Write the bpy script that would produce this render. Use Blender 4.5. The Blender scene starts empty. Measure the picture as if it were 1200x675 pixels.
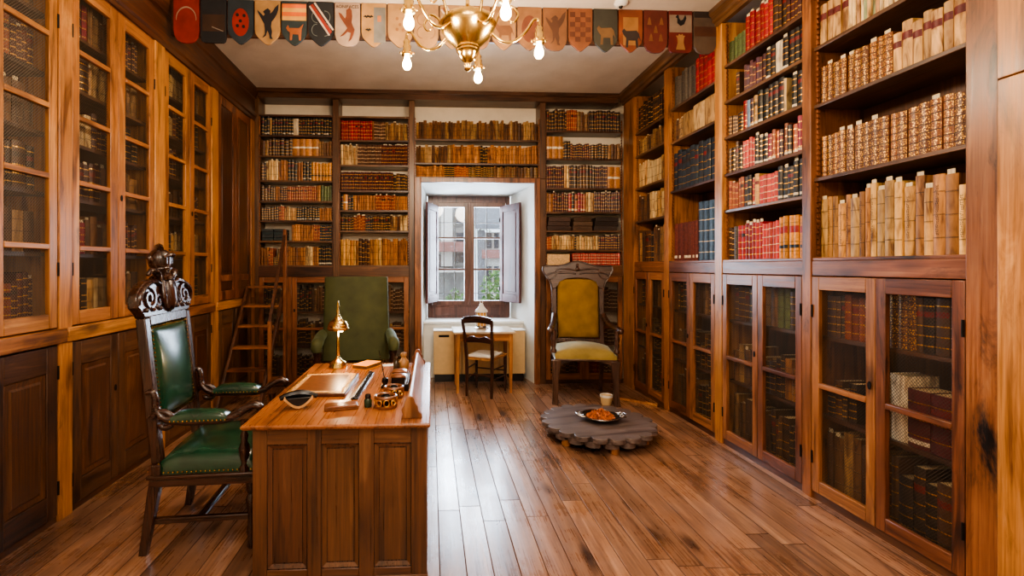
import bpy, bmesh, math, random
from mathutils import Vector, Matrix, Euler
PI = math.pi
S = bpy.context.scene
COL = S.collection
rad = math.radians

def srgb(r, g, b):
    f = lambda c: (c/255/12.92) if c/255 <= .04045 else ((c/255+.055)/1.055)**2.4
    return (f(r), f(g), f(b), 1.0)

# ------------------------------------------------------------------ materials
class NT:
    def __init__(s, name):
        s.mat = bpy.data.materials.new(name); s.mat.use_nodes = True
        s.nt = s.mat.node_tree; s.nt.nodes.clear()
        s.out = s.nt.nodes.new('ShaderNodeOutputMaterial')
    def n(s, typ, ins=None, **props):
        nd = s.nt.nodes.new('ShaderNode'+{'Noise': 'TexNoise', 'Voronoi': 'TexVoronoi', 'WhiteNoise': 'TexWhiteNoise'}.get(typ, typ))
        for k, v in props.items(): setattr(nd, k, v)
        for k, v in (ins or {}).items():
            sock = nd.inputs[k]
            if isinstance(v, bpy.types.NodeSocket): s.nt.links.new(v, sock)
            else: sock.default_value = v
        return nd
    def math(s, op, a, b=0.0, c=None, clamp=False):
        ins = {0: a, 1: b}
        if c is not None: ins[2] = c
        return s.n('Math', ins, operation=op, use_clamp=clamp).outputs[0]
    def ramp(s, fac, stops, interp='LINEAR'):
        nd = s.n('ValToRGB', {0: fac}); cr = nd.color_ramp; cr.interpolation = interp
        while len(cr.elements) < len(stops): cr.elements.new(.5)
        for e, (p, c) in zip(cr.elements, stops): e.position = p; e.color = c
        return nd.outputs[0]
    def mix(s, fac, a, b, blend='MIX'):
        nd = s.n('Mix', data_type='RGBA', blend_type=blend)
        for k, v in ((0, fac), (6, a), (7, b)):
            if isinstance(v, bpy.types.NodeSocket): s.nt.links.new(v, nd.inputs[k])
            else: nd.inputs[k].default_value = v
        return nd.outputs[2]
    def maprange(s, v, a, b, c, d):
        return s.n('MapRange', {0: v, 1: a, 2: b, 3: c, 4: d}).outputs[0]
    def bsdf(s, **k):
        b = s.n('BsdfPrincipled', {kk.replace('_', ' '): v for kk, v in k.items()})
        s.nt.links.new(b.outputs[0], s.out.inputs[0]); return b
    def objvec(s, rnd=True):
        tc = s.n('TexCoord').outputs['Object']
        if not rnd: return tc
        r = s.n('ObjectInfo').outputs['Random']
        off = s.n('CombineXYZ', {0: s.math('MULTIPLY', r, 37.1), 1: s.math('MULTIPLY', r, 53.7), 2: s.math('MULTIPLY', r, 29.3)}).outputs[0]
        return s.n('VectorMath', {0: tc, 1: off}, operation='ADD').outputs[0]
    def bump(s, h, strength=.3, dist=.002):
        return s.n('Bump', {'Strength': strength, 'Distance': dist, 'Height': h}).outputs[0]

def wood(name, dark, mid, light, axis='z', rough=.38, knots=True, vary=.35, coat=.25, fine=1.0, fib=.55):
    t = NT(name); v = t.objvec()
    ai = 'xyz'.index(axis)
    def sc(al, ac): l = [ac]*3; l[ai] = al; return tuple(l)
    m1 = t.n('Mapping', {'Vector': v, 'Scale': sc(.55, 5.5*fine)}).outputs[0]
    n1 = t.n('Noise', {'Vector': m1, 'Scale': 1.5, 'Detail': 5.0, 'Roughness': .6, 'Distortion': 1.0}).outputs[0]
    m2 = t.n('Mapping', {'Vector': v, 'Scale': sc(2.2, 85)}).outputs[0]
    n2 = t.n('Noise', {'Vector': m2, 'Scale': 1.0, 'Detail': 3.0, 'Roughness': .6}).outputs[0]
    rings = t.math('SINE', t.math('MULTIPLY', n1, 30.0))
    fac = t.math('ADD', t.math('MULTIPLY', n1, .85), t.math('ADD', t.math('MULTIPLY', rings, .045), t.math('MULTIPLY', t.math('SUBTRACT', n2, .5), fib)))
    c = t.ramp(fac, [(.20, srgb(*dark)), (.46, srgb(*mid)), (.70, srgb(*light))])
    if knots:
        m3 = t.n('Mapping', {'Vector': v, 'Scale': sc(1.7, 5.2)}).outputs[0]
        vo = t.n('Voronoi', {'Vector': m3, 'Scale': 1.0, 'Randomness': 1.0}).outputs['Distance']
        k = t.maprange(vo, .06, .22, 1.0, 0.0)
        c = t.mix(t.math('MULTIPLY', k, .75), c, srgb(dark[0]*.5, dark[1]*.45, dark[2]*.4))
    r = t.n('ObjectInfo').outputs['Random']
    big = t.n('Noise', {'Vector': v, 'Scale': 2.3, 'Detail': 3.0}).outputs[0]
    mb = t.n('Mapping', {'Vector': v, 'Scale': sc(1.1, 6.0)}).outputs[0]
    blot = t.n('Noise', {'Vector': mb, 'Scale': 1.3, 'Detail': 6.0, 'Roughness': .7, 'Distortion': 1.5}).outputs[0]
    val = t.math('ADD', t.maprange(r, 0, 1, 1-vary, 1+vary*.55), t.maprange(big, .3, .7, -.22, .18))
    c = t.n('HueSaturation', {'Hue': t.maprange(r, 0, 1, .492, .506), 'Saturation': 1.0, 'Value': t.math('ADD', val, t.math('MULTIPLY', t.maprange(blot, .54, .68, 0, -.5), 1.0 if knots else .4)), 'Color': c}).outputs[0]
    t.bsdf(Base_Color=c, Roughness=t.maprange(n2, .3, .7, rough-.08, rough+.14), Normal=t.bump(n2, .25, .002), Coat_Weight=coat, Coat_Roughness=.25)
    return t.mat

def flat(name, rgb, rough=.5, metal=0.0, noise=.15, scale=20, bump=0.0, **k):
    t = NT(name); v = t.objvec()
    nz = t.n('Noise', {'Vector': v, 'Scale': scale, 'Detail': 4.0}).outputs[0]
    c = t.mix(1.0, srgb(*rgb), t.ramp(nz, [(.3, (1-noise,)*3+(1,)), (.7, (1+noise,)*3+(1,))]), 'MULTIPLY')
    ins = dict(Base_Color=c, Roughness=rough, Metallic=metal, **k)
    if bump: ins['Normal'] = t.bump(nz, .4, bump)
    t.bsdf(**ins); return t.mat

def attr_mat(name, rough=.45, kind='leather'):
    t = NT(name); v = t.objvec()
    a = t.n('Attribute', attribute_name='Col').outputs['Color']
    n1 = t.n('Noise', {'Vector': v, 'Scale': 45.0, 'Detail': 5.0, 'Roughness': .65}).outputs[0]
    n0 = t.n('Noise', {'Vector': v, 'Scale': 9.0, 'Detail': 4.0}).outputs[0]
    if kind == 'leather':
        c = t.mix(1.0, a, t.ramp(n1, [(.3, (.55, .5, .45, 1)), (.7, (1.25, 1.2, 1.15, 1))]), 'MULTIPLY')
        t.bsdf(Base_Color=c, Roughness=rough, Normal=t.bump(n1, .3, .001))
    elif kind == 'vellum':
        m = t.n('Mapping', {'Vector': v, 'Scale': (26, 26, 5)}).outputs[0]
        n2 = t.n('Noise', {'Vector': m, 'Scale': 1.0, 'Detail': 5.0, 'Distortion': 1.2}).outputs[0]
        c = t.mix(1.0, a, t.ramp(n2, [(.32, (.26, .17, .09, 1)), (.48, (.85, .78, .66, 1)), (.68, (1.25, 1.2, 1.1, 1))]), 'MULTIPLY')
        c = t.mix(t.maprange(n0, .55, .75, 0, .5), c, srgb(120, 75, 35))
        t.bsdf(Base_Color=c, Roughness=.55, Normal=t.bump(n2, .4, .002))
    elif kind == 'gilt':
        m = t.n('Mapping', {'Vector': v, 'Scale': (140, 140, 110)}).outputs[0]
        vo = t.n('Voronoi', {'Vector': m, 'Scale': 1.0}).outputs['Distance']
        g = t.maprange(vo, .42, .34, 0.0, 1.0)
        c = t.mix(t.math('MULTIPLY', g, .9), a, srgb(232, 178, 88))
        t.bsdf(Base_Color=c, Roughness=.38, Metallic=t.math('MULTIPLY', g, .55), Normal=t.bump(vo, .4, .001))
    elif kind == 'paper':
        m = t.n('Mapping', {'Vector': v, 'Scale': (260, 8, 8)}).outputs[0]
        n2 = t.n('Noise', {'Vector': m, 'Scale': 1.0, 'Detail': 2.0}).outputs[0]
        c = t.mix(1.0, a, t.ramp(n2, [(.3, (.7, .66, .6, 1)), (.7, (1.05, 1.03, 1, 1))]), 'MULTIPLY')
        t.bsdf(Base_Color=c, Roughness=.8)
    elif kind == 'paint':
        c = t.mix(1.0, a, t.ramp(n0, [(.3, (.7, .68, .65, 1)), (.7, (1.1, 1.08, 1.05, 1))]), 'MULTIPLY')
        t.bsdf(Base_Color=c, Roughness=.6)
    return t.mat

def emis(name, rgb, strength):
    t = NT(name); e = t.n('Emission', {'Color': srgb(*rgb), 'Strength': strength})
    t.nt.links.new(e.outputs[0], t.out.inputs[0]); return t.mat

def velvet(name, rgb, sheen=(150, 190, 200), sw=.6):
    t = NT(name); v = t.objvec()
    n = t.n('Noise', {'Vector': v, 'Scale': 7.0, 'Detail': 5.0}).outputs[0]
    f = t.n('Noise', {'Vector': v, 'Scale': 300.0, 'Detail': 2.0}).outputs[0]
    c = t.mix(1.0, srgb(*rgb), t.ramp(n, [(.3, (.72, .72, .7, 1)), (.7, (1.2, 1.2, 1.15, 1))]), 'MULTIPLY')
    t.bsdf(Base_Color=c, Roughness=.75, Sheen_Weight=sw, Sheen_Roughness=.35, Sheen_Tint=srgb(*sheen), Normal=t.bump(f, .15, .001))
    return t.mat

def floor_mat():
    t = NT('oak_floor_boards'); tc = t.n('TexCoord').outputs['Object']
    sp = t.n('SeparateXYZ', {0: tc}); x, y = sp.outputs[0], sp.outputs[1]
    W = .132
    u = t.math('DIVIDE', t.math('ADD', x, 20.02), W); pid = t.math('FLOOR', u); fu = t.math('SUBTRACT', u, pid)
    wn = t.n('WhiteNoise', {'W': pid}, noise_dimensions='1D').outputs['Value']
    yy = t.math('DIVIDE', t.math('ADD', y, t.math('MULTIPLY', wn, 9.0)), 1.55); bid = t.math('FLOOR', yy); fy = t.math('SUBTRACT', yy, bid)
    key = t.n('CombineXYZ', {0: pid, 1: bid}).outputs[0]
    w2 = t.n('WhiteNoise', {'Vector': key}, noise_dimensions='2D')
    eu = t.math('MINIMUM', fu, t.math('SUBTRACT', 1.0, fu)); ey = t.math('MINIMUM', fy, t.math('SUBTRACT', 1.0, fy))
    gap = t.math('MAXIMUM', t.maprange(eu, .010, .030, 1, 0), t.maprange(ey, .001, .003, 1, 0))
    off = t.n('VectorMath', {0: w2.outputs['Color'], 1: (30, 30, 30)}, operation='MULTIPLY').outputs[0]
    v = t.n('VectorMath', {0: tc, 1: off}, operation='ADD').outputs[0]
    m1 = t.n('Mapping', {'Vector': v, 'Scale': (6.5, .6, 1)}).outputs[0]
    n1 = t.n('Noise', {'Vector': m1, 'Scale': 1.6, 'Detail': 6.0, 'Roughness': .62, 'Distortion': 1.1}).outputs[0]
    m2 = t.n('Mapping', {'Vector': v, 'Scale': (95, 3, 1)}).outputs[0]
    n2 = t.n('Noise', {'Vector': m2, 'Scale': 1.0, 'Detail': 3.0}).outputs[0]
    fac = t.math('ADD', t.math('MULTIPLY', n1, .8), t.math('MULTIPLY', t.math('SUBTRACT', n2, .4), .35))
    c = t.ramp(fac, [(.22, srgb(92, 62, 46)), (.48, srgb(154, 112, 84)), (.74, srgb(198, 156, 122))])
    m3 = t.n('Mapping', {'Vector': v, 'Scale': (4.2, 1.5, 1)}).outputs[0]
    vo = t.n('Voronoi', {'Vector': m3, 'Scale': 1.0}).outputs['Distance']
    c = t.mix(t.math('MULTIPLY', t.maprange(vo, .07, .2, 1, 0), .8), c, srgb(42, 20, 11))
    wear = t.n('Noise', {'Vector': tc, 'Scale': 1.7, 'Detail': 6.0, 'Roughness': .7}).outputs[0]
    c = t.n('HueSaturation', {'Hue': .5, 'Saturation': t.maprange(wear, .4, .7, 1.05, .85), 'Value': t.math('ADD', t.maprange(w2.outputs['Value'], 0, 1, .62, 1.18), t.maprange(wear, .3, .7, -.15, .15)), 'Color': c}).outputs[0]
    c = t.mix(t.math('MULTIPLY', gap, .7), c, srgb(22, 11, 7))
    h = t.math('SUBTRACT', t.math('ADD', t.math('MULTIPLY', n2, .3), t.math('ADD', t.math('MULTIPLY', wear, 1.5), t.math('MULTIPLY', t.math('ABSOLUTE', t.math('SUBTRACT', fu, .5)), -1.6))), t.math('MULTIPLY', gap, 3.0))
    rg = t.math('ADD', t.maprange(n2, .3, .7, .22, .34), t.maprange(wear, .35, .65, -.04, .10))
    ng = t.math('SUBTRACT', 1.0, gap); pl = t.maprange(w2.outputs['Value'], 0, 1, .55, 1.0)
    t.bsdf(Base_Color=c, Roughness=t.math('ADD', rg, t.math('MULTIPLY', gap, .5)), Normal=t.bump(h, .4, .003), Coat_Weight=t.math('MULTIPLY', t.math('MULTIPLY', ng, pl), t.maprange(wear, .35, .65, .9, .5)), Coat_Roughness=.2, Coat_IOR=1.75, Specular_IOR_Level=t.math('MULTIPLY', ng, .7))
    return t.mat

def plaster(name, rgb, b=.002):
    t = NT(name); v = t.n('TexCoord').outputs['Object']
    n = t.n('Noise', {'Vector': v, 'Scale': 2.2, 'Detail': 7.0, 'Roughness': .62}).outputs[0]
    n2 = t.n('Noise', {'Vector': v, 'Scale': 40.0, 'Detail': 4.0}).outputs[0]
    c = t.mix(1.0, srgb(*rgb), t.ramp(n, [(.3, (.86, .84, .82, 1)), (.65, (1.05, 1.05, 1.05, 1))]), 'MULTIPLY')
    t.bsdf(Base_Color=c, Roughness=.85, Normal=t.bump(t.math('ADD', n, t.math('MULTIPLY', n2, .2)), .5, b*4)); return t.mat

MT = {}
PINE = ((104, 60, 26), (172, 112, 58), (204, 148, 88))
RED = ((84, 48, 26), (142, 88, 52), (182, 126, 80))
DARKP = ((46, 26, 15), (88, 54, 32), (122, 80, 48))
BRN = ((52, 32, 20), (98, 66, 42), (132, 94, 62))
WAL = ((24, 11, 7), (52, 25, 14), (84, 44, 26))
OAK = ((62, 39, 25), (100, 65, 41), (126, 88, 57))
for ax in 'xyz':
    MT['pine_'+ax] = wood('honey_pine_grain_'+ax, *PINE, axis=ax)
    MT['red_'+ax] = wood('red_pine_grain_'+ax, *RED, axis=ax)
    MT['darkp_'+ax] = wood('dark_panel_wood_grain_'+ax, *DARKP, axis=ax, knots=False)
    MT['brn_'+ax] = wood('brown_shelf_wood_grain_'+ax, *BRN, axis=ax)
    MT['wal_'+ax] = wood('carved_walnut_grain_'+ax, *WAL, axis=ax, rough=.27, knots=False, vary=.12, coat=.5)
    MT['wal2_'+ax] = wood('brown_walnut_grain_'+ax, (40, 24, 18), (74, 48, 36), (108, 76, 58), axis=ax, rough=.3, knots=False, vary=.12, coat=.4)
    MT['oak_'+ax] = wood('desk_oak_grain_'+ax, *OAK, axis=ax, knots=False, vary=.15, rough=.34, fine=1.8)
MT['desktop'] = wood('desk_top_honey_wood', (96, 56, 28), (158, 98, 48), (186, 126, 70), axis='y', knots=False, rough=.28, coat=.5, vary=.08, fine=1.6, fib=.3)
MT['floor'] = floor_mat()
MT['plaster'] = plaster('cream_plaster', (226, 214, 194))
MT['ceil'] = plaster('ceiling_plaster', (216, 206, 194), .004)
MT['niche'] = plaster('white_niche_plaster', (226, 228, 224))
MT['leather'] = attr_mat('book_leather', .45, 'leather'); MT['gilt'] = attr_mat('gilt_tooled_leather', .35, 'gilt')
MT['vellum'] = attr_mat('old_vellum', .55, 'vellum'); MT['paper'] = attr_mat('paper', .8, 'paper'); MT['paint'] = attr_mat('heraldic_paint', .6, 'paint')
MT['gold'] = flat('gold_foil', (225, 170, 80), .3, 1.0, .1)
MT['brass'] = flat('polished_brass', (208, 174, 104), .22, 1.0, .15)
MT['iron'] = flat('black_iron', (30, 27, 26), .5, .6, .2)
MT['wire'] = flat('dull_wire', (84, 72, 58), .55, .3, .1)
MT['wire2'] = flat('grey_wire', (116, 106, 94), .5, .3, .1)
MT['silver'] = flat('old_silver', (176, 172, 168), .25, 1.0, .2)
MT['gleather'] = flat('green_leather', (22, 58, 40), .26, 0, .35, 9, .002, Coat_Weight=.35, Coat_Roughness=.2)
MT['gvelvet'] = velvet('green_velvet', (64, 68, 36), (150, 170, 140), .35)
MT['yvelvet'] = velvet('ochre_velvet', (138, 104, 30), (200, 205, 180), .35)
MT['yvelvet2'] = velvet('ochre_velvet_blue_reflection', (150, 128, 66), (190, 215, 220), .9)  # strong cool sheen tint puts bluish reflected light into the seat colour
MT['black'] = flat('black_lacquer', (18, 16, 18), .25, 0, .1)
MT['white'] = flat('white_paint', (226, 224, 218), .45, 0, .06)
MT['cream'] = flat('cream_enamel', (208, 178, 130), .5, 0, .05)
MT['shutter'] = wood('mauve_brown_shutter_wood', (50, 20, 18), (76, 36, 33), (96, 52, 48), axis='z', rough=.55, knots=False, vary=.1, coat=0)
MT['winwood'] = wood('window_frame_wood', (62, 36, 30), (98, 64, 54), (128, 90, 78), axis='z', rough=.4, knots=False, vary=.15)
MT['gearw'] = wood('purple_grey_gear_wood', (62, 50, 48), (104, 90, 86), (140, 124, 118), axis='x', rough=.42, knots=False, vary=.12)  # purple-grey tone over the whole wheel
MT['embers'] = flat('russet_dried_petals', (168, 92, 48), .8, 0, .6, 60, .01)
MT['yellow'] = flat('yellow_book_cloth', (232, 146, 0), .95, 0, .1)
MT['tooled'] = flat('tooled_brown_leather', (122, 72, 40), .3, 0, .3, 30, .001, Coat_Weight=.3)
MT['bottle'] = flat('brown_ceramic', (150, 110, 70), .3, 0, .3)
MT['stone'] = flat('grey_stone', (150, 152, 150), .9, 0, .3, 3)
MT['render'] = flat('pale_house_render', (214, 212, 206), .9, 0, .1, 4)
MT['roof'] = flat('slate_roof', (112, 118, 126), .8, 0, .2, 6)
MT['darkglass'] = flat('dark_window_glass', (52, 60, 72), .15, 0, .1)
MT['brick'] = flat('rose_balcony', (150, 104, 100), .8, 0, .2, 9)
MT['leaf'] = flat('green_leaves', (84, 130, 62), .6, 0, .5, 30)
MT['bulb'] = emis('lamp_bulb_glow', (255, 214, 150), 60.0)
MT['bulb2'] = emis('desk_bulb_glow', (255, 205, 140), 40.0)
MT['vellumflat'] = flat('tan_blotting_paper', (196, 150, 96), .7, 0, .2)
MT['tooleddark'] = flat('dark_edge_leather', (84, 46, 28), .35, 0, .3, 30)
MT['lace'] = flat('pale_tooled_border', (206, 160, 104), .35, 0, .5, 60)
MT['greenglass'] = flat('dark_green_glass', (36, 56, 36), .12, 0, .1)
MT['darkbottle'] = flat('dark_brown_glass', (58, 46, 34), .12, 0, .1)
MT['paletop'] = flat('pale_table_top', (206, 186, 160), .25, 0, .12, 6)
MT['tan_rush'] = flat('tan_rush_seat', (150, 104, 60), .8, 0, .4, 60)
MT['amberglass'] = flat('amber_lantern_glass', (190, 140, 70), .2, 0, .2)
def glass_mat():
    t = NT('window_glass')
    a = t.n('BsdfTransparent', {'Color': (.95, .97, 1, 1)}); b = t.n('BsdfAnisotropic', {'Roughness': .02})
    m = t.n('MixShader', {0: .06}); t.nt.links.new(a.outputs[0], m.inputs[1]); t.nt.links.new(b.outputs[0], m.inputs[2])
    t.nt.links.new(m.outputs[0], t.out.inputs[0]); return t.mat
MT['glass'] = glass_mat()

# ------------------------------------------------------------------ mesh builder
ROOT = {}            # object name -> world matrix of its thing
class MB:
    def __init__(s): s.v = []; s.f = []; s.m = []; s.c = []; s.mi = 0; s.col = (1, 1, 1, 1); s.M = None
    def V(s, p):
        p = Vector(p)
        if s.M is not None: p = s.M @ p
        s.v.append(p); return len(s.v)-1
    def F(s, idx): s.f.append(tuple(idx)); s.m.append(s.mi); s.c.append(s.col)
    def face(s, pts): s.F([s.V(p) for p in pts])
    def box(s, x0, x1, y0, y1, z0, z1):
        b = [s.V((x, y, z)) for z in (z0, z1) for y in (y0, y1) for x in (x0, x1)]
        for q in ((0, 2, 3, 1), (4, 5, 7, 6), (0, 1, 5, 4), (2, 6, 7, 3), (0, 4, 6, 2), (1, 3, 7, 5)): s.F([b[i] for i in q])
        return s
    def bar(s, a, b, r):           # thin 4-sided bar
        a = Vector(a); b = Vector(b); d = (b-a).normalized()
        u = d.orthogonal().normalized(); w = d.cross(u)
        A = [s.V(a+r*(u*math.cos(k*PI/2)+w*math.sin(k*PI/2))) for k in range(4)]
        B = [s.V(b+r*(u*math.cos(k*PI/2)+w*math.sin(k*PI/2))) for k in range(4)]
        for k in range(4): s.F((A[k], A[(k+1) % 4], B[(k+1) % 4], B[k]))
        return s
    def prism(s, poly, axis, a, b):  # polygon in the two remaining axes, extruded a..b
        def P(p, t):
            return {'x': (t, p[0], p[1]), 'y': (p[0], t, p[1]), 'z': (p[0], p[1], t)}[axis]
        A = [s.V(P(p, a)) for p in poly]; B = [s.V(P(p, b)) for p in poly]; n = len(poly)
        s.F(A[::-1]); s.F(B)
        for k in range(n): s.F((A[k], A[(k+1) % n], B[(k+1) % n], B[k]))
        return s
    def rings(s, rs, caps=True, closed=False):
        n = len(rs[0])
        for a, b in list(zip(rs, rs[1:])) + ([(rs[-1], rs[0])] if closed else []):
            for k in range(n): s.F((a[k], a[(k+1) % n], b[(k+1) % n], b[k]))
        if caps and not closed: s.F(rs[0][::-1]); s.F(rs[-1])
        return s
    def lathe(s, prof, c=(0, 0, 0), seg=20, caps=True):
        cx, cy, cz = c
        s.rings([[s.V((cx+r*math.cos(2*PI*k/seg), cy+r*math.sin(2*PI*k/seg), cz+z)) for k in range(seg)] for r, z in prof], caps); return s
    def tube(s, pts, r, seg=8, smooth=True, flat=1.0):
        pts = [Vector(p) for p in pts]
        if smooth and len(pts) > 2:
            q = []; n = len(pts)
            for i in range(n-1):
                p0, p1, p2, p3 = pts[max(0, i-1)], pts[i], pts[i+1], pts[min(n-1, i+2)]
                for j in range(4):
                    t = j/4; q.append(.5*((2*p1)+(-p0+p2)*t+(2*p0-5*p1+4*p2-p3)*t*t+(-p0+3*p1-3*p2+p3)*t**3))
            q.append(pts[-1])
            if isinstance(r, (list, tuple)):
                rr = []
                for i in range(n-1):
                    for j in range(4): rr.append(r[i]+(r[i+1]-r[i])*j/4)
                rr.append(r[-1]); r = rr
            pts = q
        n = len(pts); R = r if isinstance(r, (list, tuple)) else [r]*n
        d0 = (pts[1]-pts[0]).normalized(); u = d0.orthogonal().normalized()
        if abs(d0.z) < .9: u = (Vector((0, 0, 1))-d0*d0.z).normalized()
        rs = []
        for i in range(n):
            d = (pts[min(n-1, i+1)]-pts[max(0, i-1)]).normalized()
            u = (u-d*u.dot(d)).normalized(); w = d.cross(u)
            rs.append([s.V(pts[i]+R[i]*(u*math.cos(2*PI*k/seg)*flat+w*math.sin(2*PI*k/seg))) for k in range(seg)])
        s.rings(rs); return s
    def ball(s, c, r, seg=10, rz=None):
        rz = rz or r; n = max(4, seg//2)
        s.lathe([(max(1e-4, r*math.sin(PI*k/n)), -rz*math.cos(PI*k/n)) for k in range(n+1)], c, seg); return s
    def torus(s, c, R, r, seg=24, ss=8, axis='z'):
        rs = []
        for i in range(seg):
            a = 2*PI*i/seg; row = []
            for k in range(ss):
                b = 2*PI*k/ss; p = ((R+r*math.cos(b))*math.cos(a), (R+r*math.cos(b))*math.sin(a), r*math.sin(b))
                if axis == 'y': p = (p[0], p[2], p[1])
                if axis == 'x': p = (p[2], p[0], p[1])
                row.append(s.V((c[0]+p[0], c[1]+p[1], c[2]+p[2])))
            rs.append(row)
        s.rings(rs, False, True); return s
    def cushion(s, x0, x1, y0, y1, z0, z1, bulge, n=10, axis='z', rnd=.02):
        # slab whose +axis face is domed; dims given in local frame where dome axis = z; axis 'y-' domes toward -y, 'x' toward +x
        def T(u, v, w):
            if axis == 'z': return (x0+(x1-x0)*u, y0+(y1-y0)*v, z0+(z1-z0)*w[0]+w[1])
            if axis == 'y-': return (x0+(x1-x0)*u, y1-(y1-y0)*w[0]-w[1], z0+(z1-z0)*v)
            if axis == 'x': return (x0+(x1-x0)*w[0]+w[1], y0+(y1-y0)*u, z0+(z1-z0)*v)
        g = [[s.V(T(i/n, j/n, (1 if 0 < i < n and 0 < j < n else .7, bulge*(max(0, math.sin(PI*i/n)*math.sin(PI*j/n)))**.55))) for i in range(n+1)] for j in range(n+1)]
        for j in range(n):
            for i in range(n): s.F((g[j][i], g[j][i+1], g[j+1][i+1], g[j+1][i]))
        rim = [g[0][i] for i in range(n)]+[g[j][n] for j in range(n)]+[g[n][i] for i in range(n, 0, -1)]+[g[j][0] for j in range(n, 0, -1)]
        par = [(i/n, 0) for i in range(n)]+[(1, j/n) for j in range(n)]+[(i/n, 1) for i in range(n, 0, -1)]+[(0, j/n) for j in range(n, 0, -1)]
        base = [s.V(T(u, v, (0, 0))) for u, v in par]; m = len(rim)
        for k in range(m): s.F((rim[k], base[k], base[(k+1) % m], rim[(k+1) % m]))
        s.F(base); return s
    def build(s, name, mats, parent=None, loc=None, world=True, smooth=40, bevel=0.0, **tags):
        """verts are world coords when world=True (moved into the frame of the thing), else local to the thing"""
        M = None
        if parent is not None:
            if world: M = ROOT[parent.name].inverted()
        elif loc is not None and world: M = Matrix.Translation(loc).inverted()
        vs = [(M @ p) if M is not None else p for p in s.v]
        me = bpy.data.meshes.new(name); me.from_pydata([tuple(p) for p in vs], [], s.f)
        mats = mats if isinstance(mats, (list, tuple)) else [mats]
        for mm in mats: me.materials.append(MT[mm] if isinstance(mm, str) else mm)
        me.polygons.foreach_set('material_index', s.m)
        if any(c != (1, 1, 1, 1) for c in s.c):
            at = me.color_attributes.new('Col', 'FLOAT_COLOR', 'CORNER'); buf = []
            for p, c in zip(s.f, s.c): buf += list(c)*len(p)
            at.data.foreach_set('color', buf)
        bm = bmesh.new(); bm.from_mesh(me); bmesh.ops.recalc_face_normals(bm, faces=bm.faces); bm.to_mesh(me); bm.free()
        if smooth:
            me.polygons.foreach_set('use_smooth', [True]*len(me.polygons)); me.set_sharp_from_angle(angle=rad(smooth))
        o = bpy.data.objects.new(name, me); COL.objects.link(o)
        if parent is not None:
            o.parent = parent; ROOT[o.name] = ROOT[parent.name]
        else:
            if loc is not None: o.location = loc
            ROOT[o.name] = Matrix.Translation(loc or (0, 0, 0))
        if bevel:
            b = o.modifiers.new('bevel', 'BEVEL'); b.width = bevel; b.segments = 2; b.limit_method = 'ANGLE'; b.angle_limit = rad(50)
        for k, v in tags.items():
            if v: o['category' if k == 'cat' else k] = v
        return o

def thing(name, label, cat, loc=(0, 0, 0), rotz=0.0, group=None):
    o = bpy.data.objects.new(name, None); COL.objects.link(o); o.empty_display_size = .1
    o.location = loc; o.rotation_euler = (0, 0, rotz); o['label'] = label; o['category'] = cat
    if group: o['group'] = group
    ROOT[o.name] = Matrix.Translation(loc) @ Matrix.Rotation(rotz, 4, 'Z'); return o
def boxpart(name, mat, parent, *b, bevel=0.0, world=False, **t):
    m = MB(); m.box(*b); return m.build(name, mat, parent, world=world, bevel=bevel, **t)
def struct(name, mb, mat, **k): return mb.build(name, mat, None, kind='structure', **k)

# ------------------------------------------------------------------ room dimensions
XL, XR, YB, YF, HC = -2.19, 2.47, 5.92, -2.6, 3.70     # cupboard faces left / right / back, wall behind the camera, ceiling
NX0, NX1, NT_, NY, SILL, SY = -.129, 1.324, 2.555, 6.75, .76, 6.30   # window niche

m = MB(); m.box(-2.6, 2.85, YF, YB+.32, -.06, 0); m.box(NX0, NX1, YB+.32, SY+.06, -.06, 0); struct('floor', m, 'floor')
m = MB(); m.box(-2.6, 2.85, YF, YB+.32, HC, HC+.06); struct('ceiling', m, 'ceil')
m = MB(); m.box(-2.68, -2.60, YF, YB+.32, -.06, HC+.06); struct('wall_left', m, 'plaster')
m = MB(); m.box(2.85, 2.93, YF, YB+.32, -.06, HC+.06); struct('wall_right', m, 'plaster')
m = MB(); m.box(-2.68, 2.93, YF-.08, YF, -.06, HC+.06); struct('wall_front', m, 'plaster')
WB = YB+.24
m = MB(); m.box(-2.6, NX0-.02, WB, WB+.12, 0, HC); m.box(NX1+.02, 2.85, WB, WB+.12, 0, HC); m.box(NX0-.02, NX1+.02, WB, WB+.12, NT_+.02, HC)
struct('wall_back', m, 'plaster')
# splayed window recess: reveals, soffit, wall under the sill
BX0, BX1, BT = -.05, 1.137, 2.505
m = MB()
for fx, bx, e in ((NX0, BX0, -.02), (NX1, BX1, .02)):
    m.prism([(fx, YB+.02), (bx, NY+.1), (bx+e*8, NY+.1), (fx+e*3, YB+.02)], 'z', 0, NT_+.02)
m.prism([(YB+.02, NT_), (NY+.1, BT), (NY+.1, BT+.16), (YB+.02, NT_+.06)], 'x', NX0-.06, NX1+.06)
m.box(NX0-.0, NX1+.0, SY+.02, NY+.1, 0, SILL-.03)
struct('wall_niche', m, 'niche')
m = MB(); m.prism([(NX0+.03, SY-.02), (NX1-.01, SY-.02), (BX1, NY-.05), (BX0, NY-.05)], 'z', SILL-.03, SILL)
struct('trim_1', m, 'white', bevel=.006)       # window sill

# casing round the niche
m = MB(); m.box(NX0-.075, NX0, YB-.03, YB+.05, 0, NT_+.06); m.box(NX1, NX1+.06, YB-.03, YB+.05, 0, NT_+.06); m.box(NX0, NX1, YB-.03, YB+.05, NT_, NT_+.06)
m.box(NX0-.02, NX0+.012, YB-.015, YB+.0, 0, NT_+.0); m.box(NX1-.012, NX1+.02, YB-.015, YB+.0, 0, NT_)
struct('trim_2', m, 'red_z', bevel=.005)

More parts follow.
